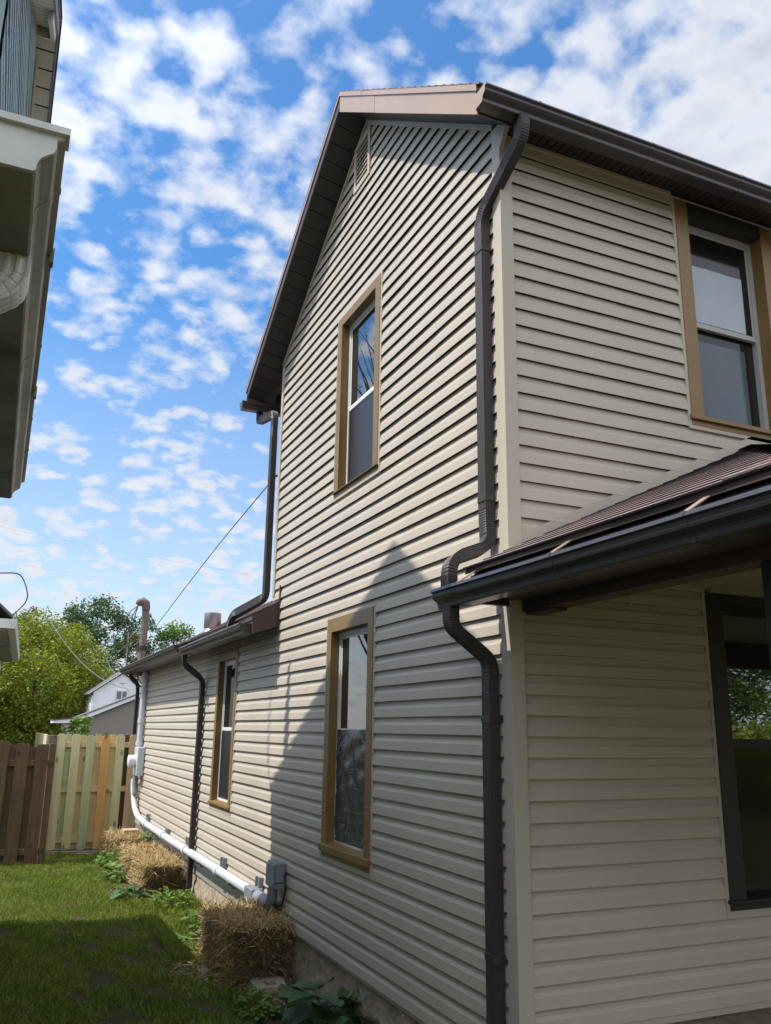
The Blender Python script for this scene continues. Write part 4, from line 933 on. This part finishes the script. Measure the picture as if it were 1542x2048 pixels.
burdock(-1.5, 20.6, gz(20), 15, 5, 'large dark green burdock with broad ruffled leaves at foot of near wall', (2.6, 4.2))
def weed(cx, cy, n, spread, hgt, size, seed, label, m=m_weed, cz=None):
    rnd = random.Random(seed); mb = MB(); z = gz(cy) if cz is None else cz
    for k in range(n):
        a = rnd.uniform(0, 6.283); r_ = spread*math.sqrt(rnd.random()); x, y = cx+r_*math.cos(a)*0.8, cy+r_*math.sin(a)*1.5
        if x > -0.25: x = -0.25-rnd.random()*0.5
        l_ = rnd.uniform(*size); leaf_patch(mb, (x, y, z+rnd.uniform(0.05, hgt)), (math.cos(a+rnd.gauss(0, .8)), math.sin(a+rnd.gauss(0, .8)), rnd.uniform(-0.1, 0.7)), l_, l_*rnd.uniform(0.4, 0.75), rnd.uniform(0.1, 0.5), 4, 0.05, 0, rnd)
    return tag(mb.build('weed', m, None, smooth=True), label, 'weed', 'weeds along the foundation')
weed(-2.0, 52, 170, 2.6, 1.5, (0.5, 1.1), 1, 'bright green weeds in sun in front of the bare foundation')
weed(-4.6, 45, 120, 2.3, 0.8, (0.4, 0.9), 2, 'low sunlit weeds left of the nearest bale')
weed(-3.2, 65, 130, 2.6, 1.2, (0.5, 1.1), 3, 'low weeds growing at the foot of the golden bale')
weed(-6.6, 84, 130, 2.2, 1.6, (0.6, 1.5), 4, 'leafy weeds on the lawn side of the paired bales')
weed(-5.6, 97, 150, 2.2, 1.8, (0.6, 1.4), 5, 'leafy weeds between the paired bales and the bale with the brick')
weed(-1.2, 94, 110, 1.0, 4.6, (0.6, 1.5), 6, 'tall weed growing up between the bales and conduit')
weed(-6.6, 71, 40, 1.6, 0.9, (0.9, 2.2), 7, 'broad grey green weed at corner of the golden bale', m_burdock)
weed(-4.7, 25.5, 60, 1.6, 0.7, (0.4, 0.9), 8, 'small weeds in shade beside the burdock')

# ------------------------------------------------------------------ fences
fence = thing('wooden_fence', 'new wooden fence panel of pale, green and orange boards beside the house', 'fence', (-7, 118, -20))
FY = 118.0
cols = ['pale', 'pale', 'green', 'orange', 'pale', 'tan']
def board(mb, x0, x1, y0, y1, z0, z1, ear=0.35):
    mb.prism([(x0, z0), (x1, z0), (x1, z1-ear), (x1-ear, z1), (x0+ear, z1), (x0, z1-ear)], lambda a, b, t: (a, t, b), y0, y1)
rndf = random.Random(2)
for k, x0 in enumerate((-13.45, -11.1, -8.78, -6.35, -3.98, -1.85)):
    mb = MB(); dz = rndf.uniform(-0.12, 0.12); board(mb, x0, x0+1.36, FY-0.62, FY-0.42, -20.1+dz, -2.15+dz); mb.build('front_board', m_w[cols[k]], fence, recalc=True, bevel=0.002)
cb_ = ['green', 'tan', 'tan', 'yellow', 'brown']
for k, x0 in enumerate((-12.35, -10.0, -7.55, -5.2, -2.9)):
    mb = MB(); dz = rndf.uniform(-0.12, 0.12); board(mb, x0, x0+1.38, FY+0.02, FY+0.22, -20.1+dz, -2.15+dz); mb.build('back_board', m_w[cb_[k]], fence, recalc=True, bevel=0.002)
for z in (-4.2, -11.3, -19.1):
    mb = MB(); mb.box((-13.5, FY-0.40, z), (-0.7, FY-0.02, z+0.85)); mb.build('rail', m_w['tan'], fence, bevel=0.003)
mb = MB(); mb.box((-14.75, FY-0.9, -21), (-13.5, FY+0.35, -2.3)); mb.build('post', m_w['old'], fence, bevel=0.006)
bf = thing('wooden_fence', 'old dark brown board fence at the left edge with gaps of light', 'fence', (-18, 104, -20))
BY = 104.0
xx = -15.3; k = 0
while xx > -34:
    mb = MB(); z1 = -3.3+rndf.uniform(-0.25, 0.2); a = rndf.uniform(-0.05, 0.05)
    board(mb, xx-1.75, xx, BY-0.6, BY-0.4, -21.0, z1, 0.15); mb.build('front_board', m_w['brown'], bf, recalc=True, bevel=0.002)
    mb = MB(); board(mb, xx-2.85, xx-1.55, BY+0.05, BY+0.25, -21.0, z1-0.4, 0.15); mb.build('back_board', m_w['brown'], bf, recalc=True, bevel=0.002)
    xx -= 2.72; k += 1
for z in (-6.6, -18.9):
    mb = MB(); mb.box((-34, BY-0.38, z), (-14.6, BY, z+0.85)); mb.build('rail', m_w['brown'], bf, bevel=0.003)
for k, y in enumerate((105.0, 107.4, 109.8, 112.2, 114.6)):
    mb = MB(); mb.prism([(y, -20.8), (y+1.5, -20.8), (y+1.5, -3.6), (y, -3.5)], lambda a, b, t: (t, a, b), -14.75, -14.5); mb.build('side_board', m_w['brown'], bf, recalc=True)
mb = MB(); mb.box((-15.2, BY-0.5, -21), (-14.3, BY+0.5, -3.4)); mb.build('post', m_w['brown'], bf, bevel=0.004)
pf = thing('wooden_fence', 'pale new fence run leading away behind the weathered corner post', 'fence', (-14.6, 135, -20))
for y in np.arange(119.5, 160, 1.55):
    mb = MB(); mb.prism([(y, -20.2), (y+1.4, -20.2), (y+1.4, -2.2), (y, -2.2)], lambda a, b, t: (t, a, b), -15.0, -14.75); mb.build('board', m_w['pale'], pf, recalc=True)
mb = MB(); mb.box((-14.7, 119.5, -4.4), (-14.4, 160, -3.5)); mb.build('rail', m_w['tan'], pf)

# ------------------------------------------------------------------ neighbouring house on the left (peak out of frame, casts the big shadow)
nb = thing('house', 'neighbouring pale blue house at upper left with cream soffits and white gutter', 'house', (-40, 20, -20))
NX, PX_, NY, NZ = -26.0, -24.62, 19.6, 48.6           # wall plane, rake edge, ridge y and height
ns_, nb_ = 0.70, 0.66
yA, yBk = -4.6, 44.2
def nz(y): return NZ-ns_*(NY-y) if y < NY else NZ-nb_*(y-NY)
mb = MB(); siding(mb, lambda u, z, d: (NX+d, u, z), -19, 46, lambda z: max(yA+0.6, NY-(NZ-1.5-z)/ns_), lambda z: min(yBk-0.6, NY+(NZ-1.5-z)/nb_), [(24.5, 30, 25, 38)], SP=SPN)
mb.build('gable_wall', m_bwall, nb)
mb = MB(); mb.box((-70, yA+0.6, -20), (NX-0.05, yBk-0.6, nz(yA)-1.3)); mb.prism([(yA+0.7, nz(yA)-1.3), (yBk-0.7, nz(yBk)-1.3), (NY, NZ-1.6)], lambda a, b, t: (t, a, b), -70, NX-0.06); mb.build('wall_body', m_bwall, nb, recalc=True)
mb = MB()
mb.prism([(yA-0.9, nz(yA-0.9)), (NY, NZ), (yBk+0.9, nz(yBk+0.9)), (yBk+0.9, nz(yBk+0.9)-0.5), (NY, NZ-0.5), (yA-0.9, nz(yA-0.9)-0.5)], lambda a, b, t: (t, a, b), -72, PX_+0.05); nroof = mb.build('roof', m_shgrey, nb, recalc=True)
mb = MB(); random.seed(31)
shingles(mb, (PX_+0.14, NY, NZ-0.0), (-1, 0, 0), (0, -1, -ns_), 40, 30, jag=0.1); 
for sgn, yy, s_ in ((1, yA-0.9, ns_), (-1, yBk+0.9, nb_)):
    pass
mb = MB(); shingles(mb, (PX_+0.14, yA-1.0, nz(yA-1.0)), (-1, 0, 0), (0, 1, ns_), 40, (NY-yA+1)*math.hypot(1, ns_), jag=0.1, thick=0.16); shingles(mb, (PX_+0.14, yBk+1.0, nz(yBk+1.0)), (-1, 0, 0), (0, -1, nb_), 40, (yBk+1-NY)*math.hypot(1, nb_), jag=0.1, thick=0.16)
sub(mb.build('shingles', m_shgrey, None), nroof)
mb = MB()
def nrake(ya, yb_, h0, h1, x0, x1): mb.prism([(ya, nz(ya)-h0), (yb_, nz(yb_)-h0), (yb_, nz(yb_)-h1), (ya, nz(ya)-h1)], lambda a, b, t: (t, a, b), x0, x1)
nrake(yA-0.9, NY, 0.3, 1.35, PX_-0.12, PX_); nrake(NY, yBk+0.9, 0.3, 1.35, PX_-0.12, PX_); mb.build('rake_fascia', mat('purple_grey_trim', (0.20, 0.185, 0.21), 0.6, 0.15, 6.0), nb, recalc=True)
mb = MB()
def nsoff(ya, yb_, w_):
    n = int(abs(yb_-ya)/w_)
    for i in range(n):
        a, b = ya+(yb_-ya)*i/n, ya+(yb_-ya)*(i+1)/n; g = (b-a)*0.08
        mb.face([(PX_-0.1, a, nz(a)-1.3), (PX_-0.1, b-g, nz(b-g)-1.3), (NX-0.1, b-g, nz(b-g)-1.3), (NX-0.1, a, nz(a)-1.3)])
        mb.face([(PX_-0.1, b-g, nz(b-g)-1.12), (PX_-0.1, b, nz(b)-1.12), (NX-0.1, b, nz(b)-1.12), (NX-0.1, b-g, nz(b-g)-1.12)])
        mb.face([(PX_-0.1, b-g, nz(b-g)-1.3), (PX_-0.1, b-g, nz(b-g)-1.12), (NX-0.1, b-g, nz(b-g)-1.12), (NX-0.1, b-g, nz(b-g)-1.3)])
nsoff(NY, yBk+0.8, 1.1); nsoff(NY, yA-0.8, 1.1)
mb.build('rake_soffit', m_nsoff, nb)
mb = MB()
mb.prism([(21.5, nz(21.5)-1.32), (40, nz(40)-1.32), (40, nz(40)-2.1), (21.5, nz(21.5)-1.85)], lambda a, b, t: (t, a, b), NX+0.1, NX+0.26); mb.build('rake_trim', m_nsoff, nb, recalc=True)
mb = MB()   # boxed trim under the near rake
mb.prism([(NY-0.4, nz(NY-0.4)-1.35), (10, nz(10)-1.35), (10, nz(10)-2.0), (NY-0.4, nz(NY-0.4)-2.0)], lambda a, b, t: (t, a, b), PX_-0.42, PX_-0.14)
mb.prism([(18.6, nz(18.6)-1.35), (18.0, nz(18.0)-1.35), (18.0, nz(18)-2.1), (18.6, nz(18.6)-2.1)], lambda a, b, t: (t, a, b), NX, PX_-0.43); mb.build('peak_trim', m_nsoff, nb, recalc=True)
mb = MB(); mb.box((NX-0.1, 24.5, 25), (NX+0.28, 25.3, 38)); mb.box((NX-0.1, 29.2, 25), (NX+0.28, 30, 38)); mb.box((NX-0.1, 25.3, 37.2), (NX+0.28, 29.2, 38)); mb.box((NX-0.1, 25.3, 25), (NX+0.28, 29.2, 25.8)); nw = mb.build('window', m_nsoff, nb)
mb = MB(); mb.box((NX-0.1, 25.3, 25.8), (NX+0.05, 29.2, 37.2)); sub(mb.build('pane', m_glass, None), nw)
# vent pipe and mast on its roof behind the ridge (they shade the taupe wall)
mb = MB(); mb.tube([(-26.8, 41.9, nz(41.9)-0.5), (-26.8, 41.9, 40.0), (-26.8, 41.9, 45.4)], [0.62, 0.62, 0.30], 12); mb.build('vent_pipe', m_galv, nb, smooth='auto')
mb = MB(); mb.tube([(-26.2, 46.8, 42.5), (-26.2, 46.9, 38), (-26.3, 46.5, 35.5), (-26.3, 45.2, 33.2)], 0.10, 6); mb.tube([(-26.2, 47.3, 42.0), (-26.2, 47.3, 37.5), (-26.2, 46.9, 35.8)], 0.10, 6); mb.build('roof_cable', m_black, nb, smooth=True)
# low side roof with white gutter close overhead
GNX, GNZ = -24.30, 9.0
g = gutter(lambda a, b, t: (GNX+a*0.92, t, GNZ+b), -21.1, 3.9, m_ngut2, nb, seams=(-19.6, -11.6, -5.0, -1.2))
mb = MB(); pr = [(a*0.92, b) for a, b in GP[:-2]]; mb.prism(pr, lambda a, b, t: (GNX+a, t, GNZ+b), -21.2, -21.12); sub(mb.build('end_cap', m_ngut, None, recalc=True), g)
mb = MB(); mb.box((GNX-0.03, -21.30, GNZ+0.86), (GNX+1.24, -20.8, GNZ+1.0)); sub(mb.build('lip', m_ngut, None, recalc=True), g)
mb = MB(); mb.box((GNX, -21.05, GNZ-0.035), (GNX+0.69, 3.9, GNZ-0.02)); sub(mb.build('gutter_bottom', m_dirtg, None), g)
for t in (-17.0, -8.0):
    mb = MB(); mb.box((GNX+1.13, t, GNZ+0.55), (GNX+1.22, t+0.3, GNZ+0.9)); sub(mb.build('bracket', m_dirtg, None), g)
p_, s_ = smooth_path([(GNX+0.45, -17.6, GNZ+0.02), (GNX+0.45, -17.6, GNZ-0.55), (GNX-0.9, -17.5, GNZ-1.5), (NX+0.5, -17.5, GNZ-2.4), (NX+0.5, -17.5, -18)], 0.6)
s_ = [0.97 if (2 < i < len(s_)-2 and i % 6 == 0) else 1.0 for i in range(len(s_))]
mb = MB(); mb.sweep(p_, spout_prof(0.95, 0.66, 3), (1, 0, 0), s_); mb.build('downspout', m_white, nb)
mb = MB(); mb.prism([(GNX+0.3, GNZ+1.05), (-44, GNZ+9.5), (-44, GNZ+9.2), (GNX+0.3, GNZ+0.8)], lambda a, b, t: (a, t, b), -20.9, 3.9); mb.build('porch_roof', m_shgrey, nb, recalc=True)
mb = MB(); mb.box((GNX-0.15, -20.9, GNZ-0.1), (GNX-0.02, 3.9, GNZ+0.95)); mb.box((NX+0.2, -20.9, GNZ-0.1), (GNX-0.16, 3.9, GNZ+0.02)); mb.build('porch_fascia', m_nsoff, nb)
mb = MB(); mb.box((-44, -20.5, -20), (NX-0.2, -4.2, GNZ+0.4)); mb.build('porch_wall', m_bwall, nb)
mb = MB(); mb.box((-60, 43.8, -20), (NX-0.2, 62.5, 8.4)); mb.prism([(44, 8.3), (62.5, 8.3), (62.5, 8.7), (44, 8.7)], lambda a, b, t: (t, a, b), -61, -24.1); mb.prism([(-24.1, 8.8), (-42, 19.5), (-60, 8.8)], lambda a, b, t: (a, t, b), 44, 63); mb.build('rear_wing', m_bwall, nb, recalc=True)

# second neighbouring building beyond the brown fence
k1 = 1.72
def sc_(p): c = Vector((-23.0829, -36.0689, -0.81354)); return c+(Vector(p)-c)*k1
A1, A2 = sc_((-22.17, 61.58, 10)), sc_((-20.72, 111.18, 10)); dv = (A2-A1).normalized(); lt = Vector((-dv.y, dv.x, 0))
nb2 = thing('outbuilding', 'grey roofed outbuilding at left edge with old gutter above the brown fence', 'building', tuple(A1))
def q(a, l, z): return A1+dv*a+lt*l+Vector((0, 0, z))
L2 = (A2-A1).length
mb = MB(); mb.hexa([q(0, 0.9, 0.4), q(L2, 0.9, 0.4), q(L2, 8, 6.6), q(0, 8, 6.6)], [q(0, 0.9, 0.9), q(L2, 0.9, 0.9), q(L2, 8, 7.1), q(0, 8, 7.1)]); mb.hexa([q(0, 8, 6.6), q(L2, 8, 6.6), q(L2, 16, 0), q(0, 16, 0)], [q(0, 8, 7.1), q(L2, 8, 7.1), q(L2, 16, 0.5), q(0, 16, 0.5)]); mb.build('roof', m_shgrey, nb2, recalc=True)
mb = MB(); mb.prism([(a, b) for a, b in [(0, 0), (0.2, -1.6), (1.6, -1.6), (1.6, 0)]], lambda a, b, t: q(t, a, b), -0.1, L2); mb.build('gutter', m_ngut, nb2, recalc=True)
mb = MB(); mb.prism([(0.0, 0.1), (0.2, -1.6), (3.2, -1.6), (3.2, 0.1)], lambda a, b, t: q(t, a, b), -0.35, -0.12); mb.build('gutter_end_cap', m_ngut, nb2, recalc=True)
mb = MB(); mb.hexa([q(0.3, 1.7, -2.0), q(L2, 1.7, -2.0), q(L2, 4.4, -2.0), q(0.3, 4.4, -2.0)], [q(0.3, 1.7, -1.5), q(L2, 1.7, -1.5), q(L2, 4.4, -1.5), q(0.3, 4.4, -1.5)]); mb.build('soffit', m_dirtg, nb2, recalc=True)
mb = MB(); mb.hexa([q(1, 4.4, -40), q(L2-1, 4.4, -40), q(L2-1, 13, -40), q(1, 13, -40)], [q(1, 4.4, -1.6), q(L2-1, 4.4, -1.6), q(L2-1, 13, -1.6), q(1, 13, -1.6)])
mb.hexa([q(1, 3.4, -1.5), q(1.3, 3.4, -1.5), q(1.3, 14, -1.5), q(1, 14, -1.5)], [q(1, 7.4, 5.6), q(1.3, 7.4, 5.6), q(1.3, 8.6, 5.6), q(1, 8.6, 5.6)]); mb.build('walls', m_ngut, nb2, recalc=True)
b0 = A1+Vector((0, 2, 0.6))
cable('overhead_cable', [b0+Vector((-9, 3, 8.2)), b0+Vector((-4, 2, 8.4)), b0+Vector((-0.6, 1, 8.2)), b0+Vector((1.0, 0, 5.2)), b0+Vector((1.0, 0, 3.0)), b0+Vector((-1.0, 0, 0.3))], 0.12, m_black, 'black cable looping down onto the roof of the outbuilding at left edge', 'cable')

# ------------------------------------------------------------------ background buildings
gar = thing('garage', 'low tan sided garage with white fascia behind the new fence', 'garage', (28, 300, -20))
GY = 300
mb = MB(); pk = 30.0; e_z, p_z = 1.2, 12.6; slg = (p_z-e_z)/(pk-3.4)
siding(mb, lambda u, z, d: (u, GY-d, z), -20, 13, lambda z: max(3.0, 3.0+(z-e_z+0.6)/slg), lambda z: min(57.0, 57.0-(z-e_z+0.6)/slg), [], SP=SPN); mb.build('gable_wall', m_tan, gar)
mb = MB(); mb.box((0.0, GY+0.4, -20), (57, GY+16, e_z-1.0)); mb.box((-0.2, GY-0.25, -20), (2.9, GY+0.6, e_z-0.8)); mb.build('walls', mat('tan_garage_pale', (0.42, 0.37, 0.33), 0.6, 0.05, 1.0), gar)
mb = MB()
mb.prism([(-4, e_z+0.1), (3.4, e_z+0.9), (pk, p_z+0.9), (pk, p_z-0.5), (3.4, e_z-0.9), (-4, e_z-1.0)], lambda a, b, t: (a, t, b), GY-1.6, GY-1.2)
mb.prism([(pk, p_z+0.9), (60.6, e_z-0.2), (60.6, e_z-1.5), (pk, p_z-0.5)], lambda a, b, t: (a, t, b), GY-1.6, GY-1.2)
mb.box((-4, GY-1.19, e_z-0.95), (-3.6, GY+16, e_z+0.1)); mb.box((-3.6, GY-1.19, e_z-1.0), (3, GY+16, e_z-0.8)); mb.build('fascia', m_hwhite, gar, recalc=True)
mb = MB(); mb.prism([(-4.2, e_z+0.2), (3.4, e_z+1.1), (pk, p_z+1.1), (61, e_z-0.1), (61, e_z-0.5), (pk, p_z+0.7), (3.4, e_z+0.7), (-4.2, e_z-0.1)], lambda a, b, t: (a, t, b), GY-1.9, GY+16); mb.build('roof', m_shgrey, gar, recalc=True)
wh = thing('house', 'distant white gabled house with one small window behind the tan garage', 'house', (44, 500, -20))
HY = 500
mb = MB(); mb.prism([(28, -20), (60, -20), (60, 19.0), (44, 30.2), (28, 19.0)], lambda a, b, t: (a, t, b), HY, HY+60); mb.build('walls', m_hwhite, wh, recalc=True)
mb = MB(); mb.prism([(25, 17.6), (44, 31.2), (63, 17.6), (63, 18.6), (44, 32.4), (25, 18.6)], lambda a, b, t: (a, t, b), HY-1.5, HY+62); mb.build('roof', m_shgrey, wh, recalc=True)
mb = MB(); mb.prism([(25, 17.5), (44, 31.1), (63, 17.5), (63, 18.2), (44, 32.0), (25, 18.2)], lambda a, b, t: (a, t, b), HY-1.9, HY-1.55); mb.build('fascia', m_white, wh, recalc=True)
mb = MB(); mb.box((40.4, HY-0.5, 14.6), (47.8, HY-0.05, 20.4)); w_ = mb.build('window', m_white, wh)
mb = MB(); mb.box((41.2, HY-0.6, 15.3), (43.9, HY-0.3, 19.7)); mb.box((44.4, HY-0.6, 15.3), (47.0, HY-0.3, 19.7)); sub(mb.build('pane', mat('far_pane', (0.16, 0.18, 0.22), 0.2, 0.1), None), w_)
mb = MB(); mb.tube([(28.5, HY-2.0, 17.5), (27.4, HY-1.2, 16.2), (27.4, HY-0.8, -20)], 0.35, 8); mb.build('downspout', m_white, wh)
mb = MB(); mb.box((42.5, HY-0.3, 24.5), (45.5, HY-0.05, 24.8)); mb.build('gable_slot', m_gpvc, wh)

# ------------------------------------------------------------------ trees
def tree(loc, h, rad, m, seed, label, clumps=70, per=130, leaf=0.22, crown0=0.25, shape=1.0, group='trees beyond the fence', limb=9, tr=0.018, spread=0.16, name='tree', sz=0.8):
    """loc in courses; h, rad metres"""
    rg = np.random.default_rng(seed); rnd = random.Random(seed); L0 = np.array(P(loc))
    root = bpy.data.objects.new(name, None); C.objects.link(root); root.location = L0; tag(root, label, 'tree', group)
    mb = MB(); toC = lambda p: (p[0]/U, p[1]/U, p[2]/U-Z0)
    def tb(pts, rs, sides=7): mb.tube([toC(p) for p in pts], [r_/U for r_ in rs], sides)
    top = np.array([rnd.uniform(-.3, .3), rnd.uniform(-.3, .3), h*0.86]); tr_ = h*tr
    mid = top*0.5+np.array([rnd.uniform(-.2, .2), rnd.uniform(-.2, .2), 0])
    tb([L0-np.array([0, 0, .3]), L0+mid*0.5, L0+mid, L0+top], [tr_, tr_*0.75, tr_*0.5, tr_*0.12])
    cen = []
    for k in range(clumps):
        while True:
            u = rg.uniform(-1, 1, 3)
            if u@u < 1 and u@u > 0.12: break
        zz = crown0*h+(1-crown0)*h*(u[2]*0.5+0.5); t = u[2]*0.5+0.5
        wv = (math.sin(math.pi*min(1, (t*0.85+0.13)))**0.7)*shape+(1-shape)
        cen.append(np.array([u[0]*rad*wv*1.05, u[1]*rad*wv*1.05, zz]))
    cen = np.array(cen)
    for c in cen[:limb*3]:
        z0_ = max(0.15*h, c[2]-rnd.uniform(0.15, 0.4)*h); p0 = L0+top*(z0_/top[2])*np.array([1, 1, 1]); p0[2] = L0[2]+z0_
        m1 = (p0+L0+c)/2+np.array([0, 0, 0.12*h*0.3]); tb([p0, m1, L0+c], [tr_*0.4*(1-z0_/h), tr_*0.2, tr_*0.05], 5)
    b = mb.build('trunk', m_bark, None, smooth=True); b.parent = root; b.matrix_parent_inverse = Matrix.Translation(-Vector(L0))
    if per > 0:
        n = clumps*per; ci = np.repeat(np.arange(clumps), per)
        cs = rg.uniform(0.6, 1.35, clumps)*rad*spread*1.6
        off = rg.normal(0, 1, (n, 3)); off /= np.maximum(1e-6, np.linalg.norm(off, axis=1))[:, None]; off *= (rg.random(n)**0.55)[:, None]
        off *= cs[ci][:, None]*np.array([1, 1, sz]); c = L0+cen[ci]+off
        c[:, 2] -= np.linalg.norm(off[:, :2], axis=1)*0.25
        a = rg.normal(0, 1, (n, 3)); a[:, 2] *= 0.5; a /= np.linalg.norm(a, axis=1)[:, None]
        b_ = np.cross(a, rg.normal(0, 1, (n, 3))); b_ /= np.linalg.norm(b_, axis=1)[:, None]
        s = rg.uniform(0.55, 1.2, n)[:, None]*leaf/2
        V = np.stack([c-a*s, c+b_*s*0.55, c+a*s, c-b_*s*0.55], 1).reshape(-1, 3)
        o = npmesh('crown', V, np.arange(n*4).reshape(n, 4), m); o.parent = root; o.matrix_parent_inverse = Matrix.Translation(-Vector(L0))
    return root
tree((-2, 562, -20), 9.3, 4.6, m_l1, 1, 'big yellow green tree behind the brown fence at left', 200, 240, 0.21, 0.02, 0.55, spread=0.17, sz=0.7)
tree((-38, 545, -20), 7.7, 3.2, m_l1, 7, 'lower yellow green tree cut by the left edge', 60, 190, 0.20, 0.05, 0.8)
tree((24, 620, -20), 6.8, 3.4, m_l3, 8, 'mid green bushy tree under the power line left of white house', 70, 180, 0.20, 0.05, 0.8)
tree((60, 900, -20), 15.8, 5.8, m_l2, 2, 'tall dark green tree rising centre of the far row', 110, 180, 0.34, 0.15, 0.8, spread=0.14)
tree((-4, 900, -20), 13.8, 3.6, m_l2, 3, 'dark green tree top showing above the big yellow tree', 55, 150, 0.34, 0.25, 0.8)
tree((-26, 930, -20), 13.2, 3.0, m_l2, 4, 'dark feathery tree top above left of the far row', 40, 140, 0.34, 0.3, 0.8)
tree((92, 860, -20), 11.6, 3.4, m_l4, 9, 'thin bronze leaved tree behind the service mast', 50, 90, 0.30, 0.1, 0.9)
tree((118, 900, -20), 13.8, 4.8, m_l2, 5, 'dark tree behind the service mast', 50, 140, 0.34, 0.15, 0.8)
tree((146, 900, -20), 13.8, 4.2, m_l3, 6, 'fresh green tree left of the galvanised flue', 50, 130, 0.34, 0.15, 0.8)
tree((178, 880, -20), 13.2, 3.4, m_l3, 10, 'small fresh green tree right beside the flue', 36, 120, 0.34, 0.2, 0.8)
tree((4, 660, -20), 8.6, 4.6, m_l3, 18, 'full green tree filling the gap between the yellow tree and the white house', 110, 190, 0.26, 0.02, 0.6)
tree((36, 700, -20), 8.6, 4.2, m_l2, 11, 'dark shaded tree behind the tan garage', 60, 160, 0.30, 0.02, 0.6)
# across the yard and street (mirrored in the window panes)
tree((-128, 300, -20), 23, 6.5, m_l4, 12, 'bare branching tree left beyond the neighbouring house', 150, 3, 0.14, 0.30, 0.8, None, limb=50, tr=0.0085, name='bare_tree')
tree((250, -240, -20), 11.5, 5.0, m_l3, 13, 'leafy street tree opposite the porch window', 120, 260, 0.22, 0.03, 0.6, None)
tree((330, -330, -20), 13, 5.0, m_l2, 15, 'darker street tree beside the leafy one opposite the porch', 80, 130, 0.34, 0.15, 0.8, None)
tree((151, -128, -20), 2.6, 2.0, m_l1, 14, 'rounded bright green bush opposite the porch window', 60, 170, 0.14, 0.02, 0.6, None, name='bush')
for k_, (tx, ty, th, tr_m) in enumerate(((-190, -190, 12.5, 6.5), (-70, -235, 14, 7.0), (60, -215, 13, 6.5), (165, -260, 14, 6.5), (440, -300, 13, 6.0))):  # unseen row of trees added to block low sky and darken the porch
    tree((tx, ty, -20), th, tr_m, m_l2 if k_ % 2 else m_l3, 40+k_, 'broad leafy tree added unseen behind the camera to darken the porch', 80, 110, 0.50, 0.10, 0.6, 'unseen trees added to darken the porch', spread=0.18)
# shrub peeping over the fence
tree((-6.5, 150, -20), 2.15, 0.75, m_l3, 16, 'light green shrub peeping over the new fence', 30, 60, 0.10, 0.35, 0.8, None, name='shrub')

# ------------------------------------------------------------------ overhead wires in the background
def wire(a, b, sag, r, m, label, grp='overhead wires behind the trees'):
    a, b = Vector(a), Vector(b); pts = [a.lerp(b, t)-Vector((0, 0, sag*4*t*(1-t))) for t in np.linspace(0, 1, 30)]
    mb = MB(); mb.tube(pts, r, 5); return tag(mb.build('wire', m, None), label, 'wire', grp)
wire((-40, 330, 27.0), (26, 330, 24.0), 0.5, 0.10, m_black, 'straight dark wire crossing in front of the big yellow tree')
wire((-11, 260, 33.0), (28, 260, 13.5), 9.5, 0.15, m_cablew, 'pale sagging cable in front of the big yellow tree')
wire((12, 300, 24.5), (23, 300, 11.5), 2.0, 0.12, m_cablew, 'short pale cable dangling in front of the trees')
wire((-60, 700, 158), (260, 700, 128), 3.0, 0.06, m_gpvc, 'faint high power line across the lower sky')
wire((-60, 700, 130), (260, 700, 108), 3.0, 0.06, m_cablew, 'lower faint power line above the tree tops')
